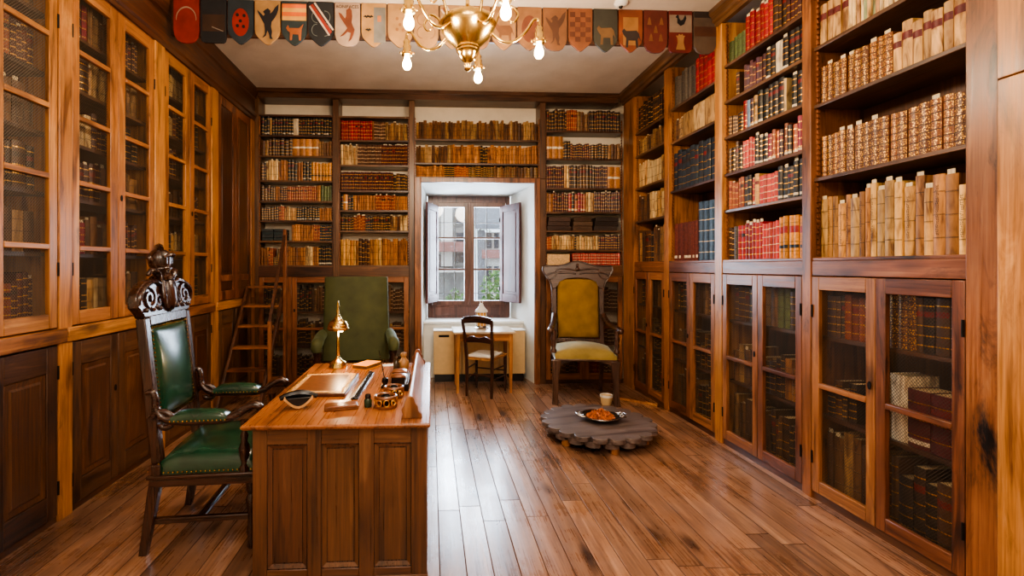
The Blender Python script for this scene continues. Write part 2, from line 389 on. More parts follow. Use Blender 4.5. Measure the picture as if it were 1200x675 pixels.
# ------------------------------------------------------------------ window
def window():
    o = bpy.data.objects.new('window_1', None); COL.objects.link(o); o.location = (.54, NY, SILL); o['kind'] = 'structure'
    o['label'] = 'two-leaf wooden casement window deep in the white niche'; o['category'] = 'window'
    ROOT[o.name] = Matrix.Translation(o.location)
    a, b = BX0, BX1; y0, y1 = NY-.03, NY+.04
    m = MB(); m.box(a, .02, y0, y1, SILL, BT); m.box(b-.06, b, y0, y1, SILL, BT); m.box(.02, b-.06, y0, y1, 2.41, BT); m.box(.02, b-.06, y0-.01, y1, SILL, .95)
    m.box(.06, b-.1, y0-.025, y0-.005, .80, .92)
    m.build('window_frame', 'winwood', o, bevel=.004)
    for u0, u1 in ((.025, .548), (.552, 1.072)):
        m = MB(); g0 = .098 if u0 < .3 else .617; g1 = .478 if u0 < .3 else .998
        m.box(u0, g0, y0-.02, y0+.025, .95, 2.41); m.box(g1, u1, y0-.02, y0+.025, .95, 2.41)
        m.box(g0, g1, y0-.02, y0+.025, 2.345, 2.41); m.box(g0, g1, y0-.02, y0+.025, .95, 1.008)
        for z in (1.455, 1.905): m.box(g0, g1, y0-.012, y0+.02, z-.014, z+.014)
        sf = m.build('window_sash', 'winwood', o, bevel=.003)
        mm = MB(); mm.box(g0, g1, y0+.003, y0+.006, 1.008, 2.345); mm.build('pane', 'glass', sf)
    m = MB(); m.box(.532, .568, y0-.032, y0-.018, .95, 2.41); m.build('meeting_stile', 'winwood', o, bevel=.003)
    m = MB()
    for x in (.19, .35, .66, .82): m.bar((x, NY+.16, .9), (x, NY+.16, 2.45), .008)
    for z in (2.14, 1.10): m.bar((BX0, NY+.16, z), (BX1, NY+.16, z), .007)
    m.build('iron_grille', 'iron', o)
window()
def shutter(hx, hy, ex, ey, label):
    d = Vector((ex-hx, ey-hy, 0)); L = d.length; ang = math.atan2(d.y, d.x)
    t = thing('window_shutter', label, 'shutter', (hx, hy, 1.0), ang, 'interior shutters of the window')
    H = 1.36
    m = MB(); m.box(0, .07, -.017, .017, 0, H); m.box(L-.07, L, -.017, .017, 0, H); m.box(.07, L-.07, -.017, .017, H-.09, H); m.box(.07, L-.07, -.017, .017, 0, .11)
    m.build('shutter_frame', 'shutter', t, world=False, bevel=.005)
    m = MB(); m.box(.07, L-.07, -.006, .006, .11, H-.09); m.box(.10, L-.10, -.012, .012, .15, H-.13); m.build('shutter_panel', 'shutter', t, world=False, bevel=.004)
    for z in (.18, H-.2):
        m = MB(); m.lathe([(.008, -.03), (.008, .03)], (0, -.02, z), 8); m.build('hinge', 'iron', t, world=False)
shutter(.095, NY-.05, -.055, 6.26, 'narrow-looking mauve wooden shutter folded open on left of window')
shutter(1.0, NY-.05, 1.20, 6.26, 'broad mauve panelled wooden shutter swung open on right of window')

# outside
def outside():
    t = thing('apartment_house', 'pale block with balconies and white pillar seen through left panes', 'building', (0, 16, -4))
    m = MB(); m.box(-4, 1.32, 16, 16.3, -4, 9); m.build('facade', 'stone', t)
    m = MB(); m.box(.34, .72, 15.7, 15.95, 1.5, 9); m.build('pillar', 'white', t)
    for z in (2.95, 2.30, 1.62): m = MB(); m.box(.86, 1.18, 15.9, 15.99, z, z+.34); m.build('window', 'darkglass', t)
    m = MB(); m.box(-.5, 1.3, 15.3, 15.9, 1.98, 2.08); m.box(-.5, 1.3, 15.3, 15.36, 2.08, 2.30); m.build('balcony', 'brick', t)
    m = MB(); m.box(-.5, 1.3, 15.3, 15.9, 1.30, 1.42); m.build('ledge', 'render', t)
    m = MB(); m.box(.2, .75, 15.9, 15.99, 1.46, 1.9); m.build('window', 'darkglass', t)
    t = thing('village_house', 'beige house with grey slate roof seen through right panes', 'building', (2.4, 13, -4))
    m = MB(); m.box(1.32, 5, 13, 13.2, -4, 2.45); m.build('facade', 'render', t)
    m = MB(); m.prism([(12.6, 2.62), (15, 3.6), (15, 3.5), (12.6, 2.5)], 'x', 1.2, 5); m.build('roof', 'roof', t)
    for a, b, z0, z1 in ((1.30, 1.48, .6, 2.5),): m = MB(); m.box(a, b, 12.86, 12.99, z0, z1); m.build('drainpipe', 'roof', t)
    for a, b in ((1.52, 1.68), (1.75, 1.88)): m = MB(); m.box(a, b, 12.93, 12.99, 2.0, 2.42); m.box(a, b, 12.93, 12.99, 1.0, 1.5); m.build('window', 'darkglass', t)
    m = MB(); m.box(1.4, 5, 12.8, 12.99, 1.72, 1.95); m.build('balcony', 'brick', t)
    m = MB(); m.box(-6, 9, 10.5, 10.8, -4, .58); m.build('garden_wall', 'stone', None, loc=(1, 10.6, -4), label='low grey stone wall outside below the window panes', cat='wall')
    m = MB(); m.box(-30, 30, NY+.6, 60, -4.1, -4); struct('ground', m, 'stone')
    R = random.Random(3)
    for (x, y, z, r, n, lab, nm) in ((1.62, 11.6, .85, .42, 420, 'bright green leafy bush outside lower right pane', 'garden_bush'), (.62, 11.4, .52, .34, 160, 'sparse grey-green shrub outside lower left panes', 'garden_bush'), (1.9, 18, 3.7, .9, 300, 'distant green treetop above the grey roof', 'tree')):
        m = MB()
        for k in range(n):
            a, b = R.uniform(0, 2*PI), R.uniform(-1, 1); rr = r*R.random()**.4; q = math.sqrt(1-b*b)
            c = Vector((x+rr*q*math.cos(a), y+rr*q*math.sin(a)*.6, z+rr*b*1.4)); L = R.uniform(.04, .09)
            d = Vector((R.gauss(0, 1), R.gauss(0, 1), R.gauss(0, 1))).normalized(); e = d.orthogonal().normalized()
            m.face([c-d*L, c+e*L*.5, c+d*L, c-e*L*.5])
        for k in range(5): m.bar((x+R.uniform(-.1, .1), y, -4), (x+R.uniform(-r*.6, r*.6), y, z+R.uniform(0, r)), .015)
        m.build(nm, 'leaf', None, loc=(x, y, -4), label=lab, cat='bush' if nm != 'tree' else 'tree', smooth=0)
outside()

# ------------------------------------------------------------------ wall frames of the bookcases
WALLS = {'right': (Vector((XR, YB, 0)), -PI/2), 'left': (Vector((XL, 0, 0)), PI/2), 'back': (Vector((0, YB, 0)), 0.0)}
def wpt(wall, u, d, z):
    o, r = WALLS[wall]; return o + Matrix.Rotation(r, 3, 'Z') @ Vector((u, d, z))

BOOKS = []
ORD = 'first second third fourth fifth sixth seventh eighth ninth tenth eleventh twelfth thirteenth fourteenth fifteenth sixteenth seventeenth eighteenth nineteenth twentieth'.split()
def ordinal(i):
    if i < 20: return ORD[i]
    tens = {2: 'twenty', 3: 'thirty', 4: 'forty', 5: 'fifty'}; n = i+1
    if n % 10 == 0: return {30: 'thirtieth', 40: 'fortieth', 50: 'fiftieth'}[n]
    return tens[n//10]+'-'+ORD[n % 10-1]
# style: colours, relative width, material, bands, gold, words
ST = {
 'gilt': dict(c=[(110, 62, 28), (122, 70, 32), (98, 54, 24)], w=1.0, m='gilt', b=6, g=1, t='gilt-tooled brown leather volume'),
 'vellum': dict(c=[(204, 150, 78), (212, 164, 92), (186, 128, 62), (170, 120, 66), (220, 178, 110)], w=1.0, m='vellum', b=3, g=0, t='worn parchment-bound folio'),
 'band': dict(c=[(204, 164, 108), (212, 172, 118)], w=1.0, m='vellum', b=0, g=0, lab=((96, 28, 30), .62, .78), t='cream volume with maroon band'),
 'pamphlet': dict(c=[(218, 190, 140), (200, 168, 120), (226, 206, 168), (150, 165, 130), (190, 150, 110)], w=.45, m='vellum', b=0, g=0, t='thin cream booklet'),
 'crimson': dict(c=[(150, 26, 36), (140, 22, 34), (160, 34, 40)], w=.9, m='leather', b=5, g=2, t='crimson gold-banded volume'),
 'redcream': dict(c=[(176, 50, 46), (190, 64, 54)], w=.8, m='leather', b=4, g=3, t='red cream-banded volume'),
 'law': dict(c=[(206, 140, 40), (212, 150, 52), (196, 128, 36)], w=1.1, m='leather', b=4, g=0, lab=((150, 30, 24), .60, .76), lab2=((18, 16, 22), .24, .32), t='ochre volume with red label'),
 'black': dict(c=[(26, 24, 28), (34, 30, 32), (22, 26, 24)], w=1.0, m='leather', b=5, g=2, tag=1, t='black gilt-lined leather volume'),
 'mixed': dict(c=[(150, 36, 36), (36, 30, 32), (120, 64, 34), (170, 90, 60), (60, 34, 50), (190, 150, 90), (140, 28, 60)], w=.85, m='leather', b=4, g=2, tag=1, t='small leather volume'),
 'plum': dict(c=[(78, 36, 48), (70, 40, 60), (88, 30, 36)], w=.7, m='leather', b=3, g=2, t='plum cloth volume'),
 'paleblue': dict(c=[(110, 140, 175)], w=.9, m='leather', b=0, g=0, t='pale blue volume'),
 'navy': dict(c=[(34, 44, 56), (38, 48, 58)], w=1.0, m='leather', b=5, g=2, t='navy gilt-lined volume'),
 'bigblue': dict(c=[(44, 66, 88), (50, 74, 96)], w=2.2, m='leather', b=5, g=3, t='tall pale-banded blue folio'),
 'maroon': dict(c=[(94, 42, 36), (100, 46, 38)], w=.75, m='leather', b=0, g=0, tag=1, t='plain maroon volume'),
 'green': dict(c=[(96, 110, 66), (88, 104, 62)], w=1.0, m='leather', b=3, g=0, t='sage green volume'),
 'grey': dict(c=[(88, 80, 72), (96, 88, 78)], w=.9, m='leather', b=5, g=0, t='grey cloth volume'),
 'old': dict(c=[(120, 84, 50), (96, 64, 38), (146, 110, 70), (84, 58, 38), (160, 128, 86)], w=.85, m='vellum', b=3, g=0, t='faded brown old volume'),
 'dark': dict(c=[(70, 44, 28), (56, 38, 26), (84, 56, 34), (44, 34, 28)], w=.85, m='leather', b=5, g=2, t='dark brown leather volume'),
 'tan': dict(c=[(168, 112, 58), (182, 126, 70), (150, 98, 50)], w=.9, m='vellum', b=3, g=0, t='tan calf volume'),
 'tanbox': dict(c=[(190, 130, 66), (184, 124, 62)], w=1.8, m='leather', b=0, g=0, lab=((232, 226, 206), .44, .54), t='tan box file'),
 'creamtan': dict(c=[(206, 176, 126), (190, 150, 100), (214, 190, 146)], w=.8, m='vellum', b=2, g=0, t='cream-spined volume'),
 'brset': dict(c=[(84, 54, 34), (88, 58, 36)], w=.75, m='leather', b=5, g=3, t='brown rib-spined volume'),
 'mset': dict(c=[(72, 32, 28), (78, 34, 30)], w=.65, m='leather', b=5, g=2, t='dark maroon set volume'),
 'rust': dict(c=[(150, 74, 40), (142, 66, 36), (160, 84, 50)], w=.75, m='leather', b=4, g=2, t='rust leather volume'),
 'parcel': dict(c=[(190, 160, 116), (170, 136, 92)], w=3.2, m='vellum', b=0, g=0, t='bulky parchment bundle'),
 'white': dict(c=[(226, 214, 190)], w=1.6, m='vellum', b=0, g=0, t='thick white parchment volume'),
 'folio': dict(c=[(96, 24, 34), (88, 20, 30)], w=1.8, m='leather', b=3, g=2, tag=1, t='large wine-red folio'),
 'gap': dict(c=[(0, 0, 0)], w=1.0),
}
CN = {'mixed': lambda c: 'red' if c[0] > 135 and c[1] < 50 else 'black' if c[0] < 50 else 'brown' if c[0] < 130 else 'tan' if c[1] > 120 else 'russet' if c[0] > 160 else 'plum'}
def row(wall, u0, u1, z, seq, place, setback=.05, depth=.17, seed=0, vis=1.0, wu=.03):
    """seq: (style, count, hmin, hmax[, lean]); widths are scaled so the row fills u0..u1, left to right as seen"""
    R = random.Random(seed*7919+int(z*1000)); L = u1-u0-.006; items = []
    for e in seq:
        st, n, h0, h1 = e[:4]; lean = e[4] if len(e) > 4 else 0
        for k in range(n): items.append((st, ST[st]['w']*(R.uniform(.6, 1.5) if st in ('vellum', 'old', 'dark', 'tan') else R.uniform(.86, 1.15)), R.uniform(h0, h1), lean))
    ext = sum(abs(i[2]*math.sin(i[3]))*.0 for i in items)
    sc = (L-.0012*len(items)-ext)/sum(i[1] for i in items); u = u0+.003; k = 0
    lastlean = 0
    for st, wr, h, lean in items:
        w = wr*sc
        if st != 'gap':
            if lean and not lastlean: u += max(0, h*math.sin(-lean)) if lean < 0 else 0
            BOOKS.append(dict(wall=wall, u=u, z=z, w=w-.0004, h=h, d=min(depth, .75*h+.05), st=st, lean=lean, place=place, i=k, c=R.choice(ST[st]['c']), vis=vis, sb=setback+R.uniform(0, .012), r=R.random(), j=R.uniform(.70, 1.12) if st == 'vellum' else R.uniform(.85, 1.12))); k += 1
        u += w+.0012; lastlean = lean

def strips(t, u, zs, d, side):     # toothed shelf supports on a post's inner edge
    m = MB(); z0, z1 = zs; n = int((z1-z0)/.034); pts = [(u, z0)]
    for k in range(n): z = z0+k*.034; pts += [(u+side*.016, z), (u+side*.016, z+.012), (u+side*.004, z+.034)]
    pts.append((u, z0+n*.034)); m.prism(pts, 'y', d, d+.014); m.build('toothed_support', 'red_z', t, world=False, smooth=0)

def wire(m, u0, u1, z0, z1, d, p=.017, r=.0009):
    W, H = u1-u0, z1-z0
    n = int((W+H*.9)/p)+1
    for k in range(n):
        s_ = k*p                                   # lines u - z*k
        for sg in (1, -1):
            # u = s + sg... line with slope: du = .9 dz
            a = (max(0, s_-W)/.9, min(s_/.9, H))
            if a[1] <= a[0]: continue
            pu = lambda z: s_-.9*z
            A, B = (pu(a[0]), a[0]), (pu(a[1]), a[1])
            if sg < 0: A, B = (W-A[0], A[1]), (W-B[0], B[1])
            m.bar((u0+A[0], d, z0+A[1]), (u0+B[0], d, z0+B[1]), r)

def leaf_door(t, u0, u1, z0, z1, sl, sr, top, bot, munt, mats, d0=-.006, lock=None, hinge=None, mesh=True, p=.017, name='door', wm='wire'):
    """framed door leaf with wire mesh; returns the part"""
    m = MB(); a, b = u0+sl, u1-sr; dd = d0+.03
    m.box(u0, a, d0, dd, z0, z1); m.box(b, u1, d0, dd, z0, z1)
    m.mi = 1; m.box(a, b, d0, dd, z1-top, z1); m.box(a, b, d0, dd, z0, z0+bot)
    for z in munt: m.box(a, b, d0-.002, dd, z-.016, z+.016)
    o = m.build(name, [mats, mats[:-1]+'x'], t, world=False, bevel=.004)
    if mesh:
        m = MB(); wire(m, a, b, z0+bot, z1-top, d0+.022, p, .0009 if wm == 'wire' else .00105); m.build('wire_mesh', wm, o, world=False, smooth=0)
    fur(o, lock, hinge, d0, z0, z1); return o
def fur(o, lock, hinge, d0, z0, z1):
    if lock is not None:
        m = MB(); m.prism([(lock[0]+.011*math.cos(k*PI/6), lock[1]+.022*math.sin(k*PI/6)) for k in range(12)], 'y', d0-.004, d0); m.build('keyhole_plate', 'iron', o, world=False)
    if hinge is not None:
        for z in (z0+.16*(z1-z0), z0+.84*(z1-z0)):
            m = MB(); m.lathe([(.006, -.04), (.0065, 0), (.006, .04)], (hinge, d0-.002, z), 8); m.build('hinge', 'iron', o, world=False)

def bay(wall, u0, u1, lab, posts, shelves, leaves, top=3.56, ledge=(1.44, 1.555), inner=(.06, .545, 1.05), depth=.36, mats=('red', 'brn'), cat='bookcase', backp=True, postmat='pine_z'):
    o, r = WALLS[wall]; t = thing('bookcase', lab, cat, tuple(wpt(wall, u0, 0, 0)), r)
    L = u1-u0; a, b = mats
    for p0, p1 in posts: boxpart('post', postmat, t, p0-u0, p1-u0, -.008, depth, 0, HC-.13, bevel=.004)
    for z in shelves: boxpart('shelf', b+'_x', t, 0, L, .012, depth-.01, z-.024, z, bevel=.003)
    boxpart('shelf', a+'_x', t, 0, L, .0, depth-.01, ledge[1]-.02, ledge[1], bevel=.003)
    boxpart('ledge_rail', a+'_x', t, 0, L, -.002, .03, ledge[0], ledge[1]-.02, bevel=.003)
    boxpart('plinth', 'darkp_x', t, 0, L, .006, .03, 0, .045)
    if backp: boxpart('back_panel', 'darkp_z', t, 0, L, depth-.012, depth-.002, 0, HC-.14)
    for z in inner: boxpart('inner_shelf', 'darkp_x', t, 0, L, .06, depth-.014, z-.022, z)
    strips(t, .0, (ledge[1]+.02, top), .028, 1); strips(t, L, (ledge[1]+.02, top), .028, -1)
    n = len(leaves)
    for k, (l0, l1) in enumerate(leaves):
        lk = (l1-u0-.03, .83) if k % 2 == 0 else None
        leaf_door(t, l0-u0, l1-u0, .05, ledge[0]-.006, .055, .055, .085, .08, (.74,), a+'_z', lock=lk, hinge=(l0-u0+.005 if k % 2 == 0 else l1-u0-.005))
    return t

# ---- right wall, far to near
U = lambda y: YB-y
bay('right', .32, 1.064, 'narrow tall bookcase in the far right corner, beside the gold armchair', [(.02, .32), (1.064, 1.153)], (2.04, 2.44, 2.83, 3.11), [(.325, .69), (.695, 1.06)])
bay('right', 1.153, 1.95, 'third-nearest right bookcase, holding tall blue folios above wire doors', [(1.95, 2.05)], (2.275, 2.778, 3.124), [(1.158, 1.55), (1.555, 1.945)])
bay('right', 2.05, 2.91, 'second-nearest right bookcase, with ochre and crimson volumes above wire doors', [(2.91, 2.983)], (1.973, 2.278, 2.59, 2.892, 3.197), [(2.055, 2.478), (2.482, 2.905)])
bay('right', 2.983, 3.865, 'nearest right-wall bookcase of parchment and gilt volumes', [(3.865, 3.992)], (2.07, 2.543, 2.915, 3.25), [(2.988, 3.42), (3.425, 3.86)])
t = thing('end_panel', 'smooth honey pine end panel at the extreme right edge', 'panel', tuple(wpt('right', 3.995, 0, 0)), -PI/2)
boxpart('stile', 'pine_z', t, 0, .13, -.02, .36, 0, 2.305, bevel=.004); boxpart('stile', 'pine_z', t, 0, .13, -.02, .36, 2.31, HC-.14, bevel=.004)
boxpart('board', 'pine_z', t, .13, .62, -.012, .02, 0, HC-.14, bevel=.004)

VP = [('vellum', 19, .33, .42)]
row('right', 2.983, 3.865, 1.556, VP, 'bottom shelf of nearest right bookcase', seed=1, depth=.24)
row('right', 2.983, 3.865, 2.071, [('gilt', 17, .252, .268)], 'second shelf of nearest right bookcase', seed=2, depth=.19)
row('right', 2.983, 3.865, 2.544, [('gilt', 10, .225, .25), ('band', 8, .215, .262)], 'third shelf of nearest right bookcase', seed=3, depth=.19)
row('right', 2.983, 3.865, 2.916, [('band', 4, .25, .27), ('pamphlet', 18, .22, .27), ('creamtan', 6, .2, .27)], 'top shelf of nearest right bookcase', seed=4, depth=.19)
B2 = 'second-nearest right bookcase'
row('right', 2.05, 2.91, 1.556, [('dark', 2, .25, .27), ('grey', 1, .27, .28), ('crimson', 7, .27, .29), ('redcream', 5, .26, .28), ('law', 6, .285, .305)], 'bottom shelf of '+B2, seed=5)
row('right', 2.05, 2.91, 1.974, [('rust', 5, .21, .25), ('mixed', 4, .21, .25), ('redcream', 5, .2, .23), ('black', 6, .22, .26)], 'second shelf of '+B2, seed=36)
row('right', 2.05, 2.91, 2.279, [('dark', 4, .2, .25), ('redcream', 4, .21, .25), ('black', 3, .2, .24), ('mixed', 10, .2, .255)], 'third shelf of '+B2, seed=7)
row('right', 2.05, 2.91, 2.591, [('dark', 4, .15, .19), ('crimson', 1, .24, .24), ('paleblue', 1, .23, .23), ('mixed', 2, .22, .24), ('black', 5, .24, .27), ('pamphlet', 1, .24, .25), ('gap', 1, 0, 0), ('black', 3, .23, .26)], 'fourth shelf of '+B2, seed=8)
row('right', 2.05, 2.91, 2.893, [('gap', 2, 0, 0), ('dark', 1, .2, .22), ('gap', 1, 0, 0), ('plum', 7, .2, .23), ('black', 2, .22, .24), ('white', 1, .24, .24), ('black', 5, .23, .26)], 'fifth shelf of '+B2, seed=9)
row('right', 2.05, 2.91, 3.198, [('green', 4, .18, .21), ('crimson', 6, .27, .32), ('dark', 3, .27, .3), ('mset', 6, .25, .29)], 'top shelf of '+B2, seed=10)
B3 = 'third-nearest right bookcase'
row('right', 1.153, 1.95, 1.556, [('maroon', 14, .375, .385), ('bigblue', 4, .54, .555)], 'bottom shelf of '+B3, seed=11, depth=.26)
row('right', 1.153, 1.95, 2.276, [('navy', 11, .37, .41)], 'second shelf of '+B3, seed=12, depth=.24)
row('right', 1.153, 1.95, 2.779, [('old', 4, .2, .26), ('parcel', 3, .2, .27), ('creamtan', 1, .25, .27)], 'third shelf of '+B3, seed=13)
row('right', 1.153, 1.95, 3.125, [('grey', 6, .3, .34), ('crimson', 6, .34, .38)], 'top shelf of '+B3, seed=14, depth=.24)
B4 = 'far corner right bookcase'
row('right', .32, 1.064, 1.556, [('old', 3, .33, .38), ('dark', 3, .33, .38), ('old', 6, .34, .40)], 'bottom shelf of '+B4, seed=15)
row('right', .32, 1.064, 2.041, [('old', 4, .26, .3), ('creamtan', 8, .26, .32)], 'second shelf of '+B4, seed=16)
row('right', .32, 1.064, 2.441, [('creamtan', 13, .25, .30)], 'third shelf of '+B4, seed=17)
row('right', .32, 1.064, 2.831, [('old', 14, .16, .22)], 'fourth shelf of '+B4, seed=18)
row('right', .32, 1.064, 3.111, [('dark', 13, .3, .34)], 'top shelf of '+B4, seed=19)
# behind the wire doors, right
cab = [(.32, 1.064, 'far corner right cabinet'), (1.153, 1.95, 'cabinet under the blue folios'), (2.05, 2.91, 'cabinet under the ochre volumes'), (2.983, 3.865, 'nearest right wire-door cabinet')]
for q, (a, b, nm) in enumerate(cab):
    for k, (z, pl) in enumerate(((.061, 'bottom'), (.546, 'middle'), (1.051, 'top'))):
        if q == 3: seq = [[('old', 7, .36, .42), ('dark', 8, .3, .4)], [('dark', 4, .18, .25), ('gap', 1, 0, 0), ('old', 2, .3, .34), ('white', 1, .36, .36), ('folio', 3, .29, .31)], [('dark', 3, .25, .28), ('rust', 5, .24, .28), ('gilt', 4, .29, .3), ('dark', 5, .27, .29)]][k]
        else: seq = [[('old', 8, .3, .4), ('dark', 8, .3, .38)], [('old', 6, .22, .34), ('dark', 4, .22, .34), ('tan', 4, .2, .3)], [('dark', 5, .26, .32), ('old', 4, .26, .32), ('green' if q == 2 else 'old', 2, .28, .3), ('dark', 4, .26, .3)]][k]
        row('right', a+.02, b-.02, z, seq, pl+' shelf in '+nm, setback=.085, seed=20+q*3+k, vis=.55)

# ---- left wall cupboards
def cupboard(u0, u1, post, lab, solid=False, first=False):
    t = thing('wall_cupboard', lab, 'cupboard', tuple(wpt('left', u0, 0, 0)), PI/2); L = u1-u0; D = .40
    for p0, p1 in post: boxpart('post', 'pine_z', t, p0-u0, p1-u0, -.012, D, 0, 3.30, bevel=.006)
    boxpart('back_panel', 'darkp_z', t, 0, L, D-.012, D-.002, 0, HC-.14)
    boxpart('ledge_rail', 'pine_x', t, -.05, L+.05, -.026, .05, 1.045, 1.133, bevel=.008)
    boxpart('plinth', 'darkp_x', t, 0, L, .004, .03, 0, .035)
    boxpart('frieze_board', 'red_x', t, 0, L, 0, .03, 3.285, 3.42)
    mid = L/2+.0
    for k, (a, b) in enumerate(((.004, mid-.002), (mid+.002, L-.004))):
        if solid:
            m = MB(); z0, z1 = 1.14, 3.28
            for q in ((a, a+.07, z0, z1), (b-.07, b, z0, z1), (a+.07, b-.07, z1-.09, z1), (a+.07, b-.07, z0, z0+.1), (a+.07, b-.07, 1.34, 1.41)): m.box(q[0], q[1], -.006, .024, q[2], q[3])
            d = m.build('door', 'red_z', t, world=False, bevel=.004)
            m = MB(); m.box(a+.07, b-.07, .004, .018, 1.41, z1-.09); m.box(a+.1, b-.1, -.002, .006, 1.44, z1-.12); m.box(a+.07, b-.07, .004, .018, z0+.1, 1.34); m.build('door_panel', 'darkp_z', d, world=False, bevel=.006)
        else:
            leaf_door(t, a, b, 1.14, 3.28, .075 if k else .06, .06 if k else .078, .09, .085, (1.613, 2.019, 2.423, 2.834), 'pine_z', lock=(a+.03, 1.98) if k else None, hinge=a-.002 if k == 0 else b+.002, p=.016, wm='wire2' if first else 'wire')
        m = MB(); z0, z1 = .04, 1.036; s = .075
        m.box(a, a+s, -.006, .024, z0, z1); m.box(b-s, b, -.006, .024, z0, z1); m.mi = 1; m.box(a+s, b-s, -.006, .024, z1-.15, z1); m.box(a+s, b-s, -.006, .024, z0, z0+.14)
        d = m.build('lower_door', ['brn_z', 'brn_x'], t, world=False, bevel=.005)
        m = MB(); A, B, C, E = a+s, b-s, z0+.14, z1-.15; i = .035
        m.box(A, B, .006, .018, C, E)
        P = [[(A+.006, -.001, C+.006), (B-.006, -.001, C+.006), (B-.006, -.001, E-.006), (A+.006, -.001, E-.006)], [(A+i, .004, C+i), (B-i, .004, C+i), (B-i, .004, E-i), (A+i, .004, E-i)], [(A+i+.012, -.004, C+i+.012), (B-i-.012, -.004, C+i+.012), (B-i-.012, -.004, E-i-.012), (A+i+.012, -.004, E-i-.012)]]
        ix = [[m.V(p) for p in q] for q in P]
        bx = [m.V(p) for p in [(A, .006, C), (B, .006, C), (B, .006, E), (A, .006, E)]]
        for q0, q1 in ((bx, ix[0]), (ix[0], ix[1]), (ix[1], ix[2])):
            for n_ in range(4): m.F((q0[n_], q0[(n_+1) % 4], q1[(n_+1) % 4], q1[n_]))
        m.F(ix[2])
        m.build('door_panel', 'darkp_z', d, world=False, smooth=20)
        fur(d, (b-.03, .66) if k == 0 else None, (a-.002 if k == 0 else b+.002), -.006, z0, z1)
    if not solid:
        for z in LS[1:]: boxpart('shelf', 'brn_x', t, 0, L, .06, D-.014, z-.022, z)
        boxpart('shelf', 'brn_x', t, 0, L, .03, D-.014, 1.13, 1.2)
    return t
LS = (1.20, 1.58, 1.93, 2.28, 2.63, 2.97)
cupboard(2.0, 2.855, [(1.895, 2.0), (2.855, 2.96)], 'nearest wire-door cupboard at the left edge, with dense grey mesh', first=True)
cupboard(2.96, 3.813, [(3.813, 3.956)], 'second left-wall cupboard, directly behind the carved chair')
cupboard(3.956, 4.778, [(4.778, 4.927)], 'third left-wall wire-door cupboard, between carved chair and ladder')
cupboard(4.927, 5.80, [(5.80, 5.915)], 'solid-door wooden cupboard in left corner beside the ladder', solid=True)
for q, (a, b, nm) in enumerate(((2.0, 2.855, 'nearest left wire-door cupboard'), (2.96, 3.813, 'second left wire-door cupboard'), (3.956, 4.778, 'third left wire-door cupboard'))):
    for k, z in enumerate(LS):
        pl = ('bottom', 'second', 'third', 'fourth', 'fifth', 'top')[k]
        seq = [[('mixed', 5, .2, .27), ('old', 4, .18, .26), ('rust', 4, .2, .26), ('mset', 4, .2, .27)], [('dark', 4, .2, .27), ('creamtan', 4, .18, .26), ('old', 5, .2, .26)], [('creamtan', 5, .17, .25), ('mset', 3, .2, .27), ('dark', 5, .2, .28)], [('mset', 7, .24, .28), ('old', 5, .2, .27)]][(q+k*3) % 4]
        row('left', a+.03, b-.03, z+.001, seq, pl+' shelf in '+nm, setback=.10, seed=40+q*6+k, vis=.45)

# cornices and beams
def cornice(name, pts, axis, a, b, mat): m = MB(); m.prism(pts, axis, a, b); struct(name, m, mat, smooth=30)
cornice('trim_3', [(XL-.02, 3.29), (XL+.02, 3.29), (XL+.02, 3.33), (XL+.035, 3.345), (XL+.035, 3.39), (XL+.015, 3.40), (XL+.015, 3.56), (XL+.03, 3.575), (XL+.03, 3.60), (XL+.05, 3.64), (XL+.05, HC), (XL-.02, HC)], 'y', YF+.02, YB-.0, 'darkp_y')
cornice('trim_4', [(XR+.02, 3.56), (XR-.02, 3.56), (XR-.025, 3.59), (XR-.045, 3.60), (XR-.045, 3.63), (XR-.075, 3.66), (XR-.075, HC), (XR+.02, HC)], 'y', YF+.02, YB-.0, 'brn_y')
m = MB(); m.box(XL+.05, XR-.075, YB-.03, WB, 3.585, HC); m.box(XL+.05, XR-.075, YB-.05, YB-.03, 3.65, HC); struct('trim_5', m, 'brn_x', bevel=.004)
# ---- back wall bookcases
def backcase(u0, u1, lab, posts, shelves, leaves, ledge=(1.37, 1.511), low=True):
    t = thing('bookcase', lab, 'bookcase', (u0, YB, 0)); L = u1-u0; D = .235
    for p0, p1 in posts: boxpart('post', 'brn_z', t, p0-u0, p1-u0, -.006, D, 0 if low else NT_+.06, 3.584, bevel=.004)
    for z in shelves: boxpart('shelf', 'brn_x', t, 0, L, .012, D, z-.024, z, bevel=.002)
    if low:
        boxpart('shelf', 'brn_x', t, 0, L, 0, D, ledge[1]-.02, ledge[1]); boxpart('ledge_rail', 'darkp_x', t, 0, L, .0, .03, ledge[0], ledge[1]-.02)
        boxpart('plinth', 'darkp_x', t, 0, L, .006, .03, 0, .05)
        for z in (.06, .5, .93): boxpart('inner_shelf', 'darkp_x', t, 0, L, .05, D-.01, z-.022, z)
        for k, (l0, l1) in enumerate(leaves):
            leaf_door(t, l0-u0, l1-u0, .052, ledge[0]-.004, .06, .06, .07, .08, (.72,), 'red_z', lock=(l0-u0+.03, .95) if k % 2 else None)
    strips(t, 0, ((ledge[1] if low else NT_+.08), 3.4), .02, 1); strips(t, L, ((ledge[1] if low else NT_+.08), 3.4), .02, -1)
    return t
backcase(-2.135, -1.224, 'back-wall bookcase at far left, behind the ladder', [(-2.19, -2.135), (-1.224, -1.15)], (1.819, 2.073, 2.318, 2.572, 2.88, 3.135, 3.39), [(-2.13, -1.73), (-1.725, -1.228)])
backcase(-1.15, -.275, 'back-wall bookcase behind the green wing chair, left of window', [(-.275, -.207)], (1.949, 2.206, 2.452, 2.773, 3.084, 3.383), [(-1.146, -.715), (-.71, -.28)])
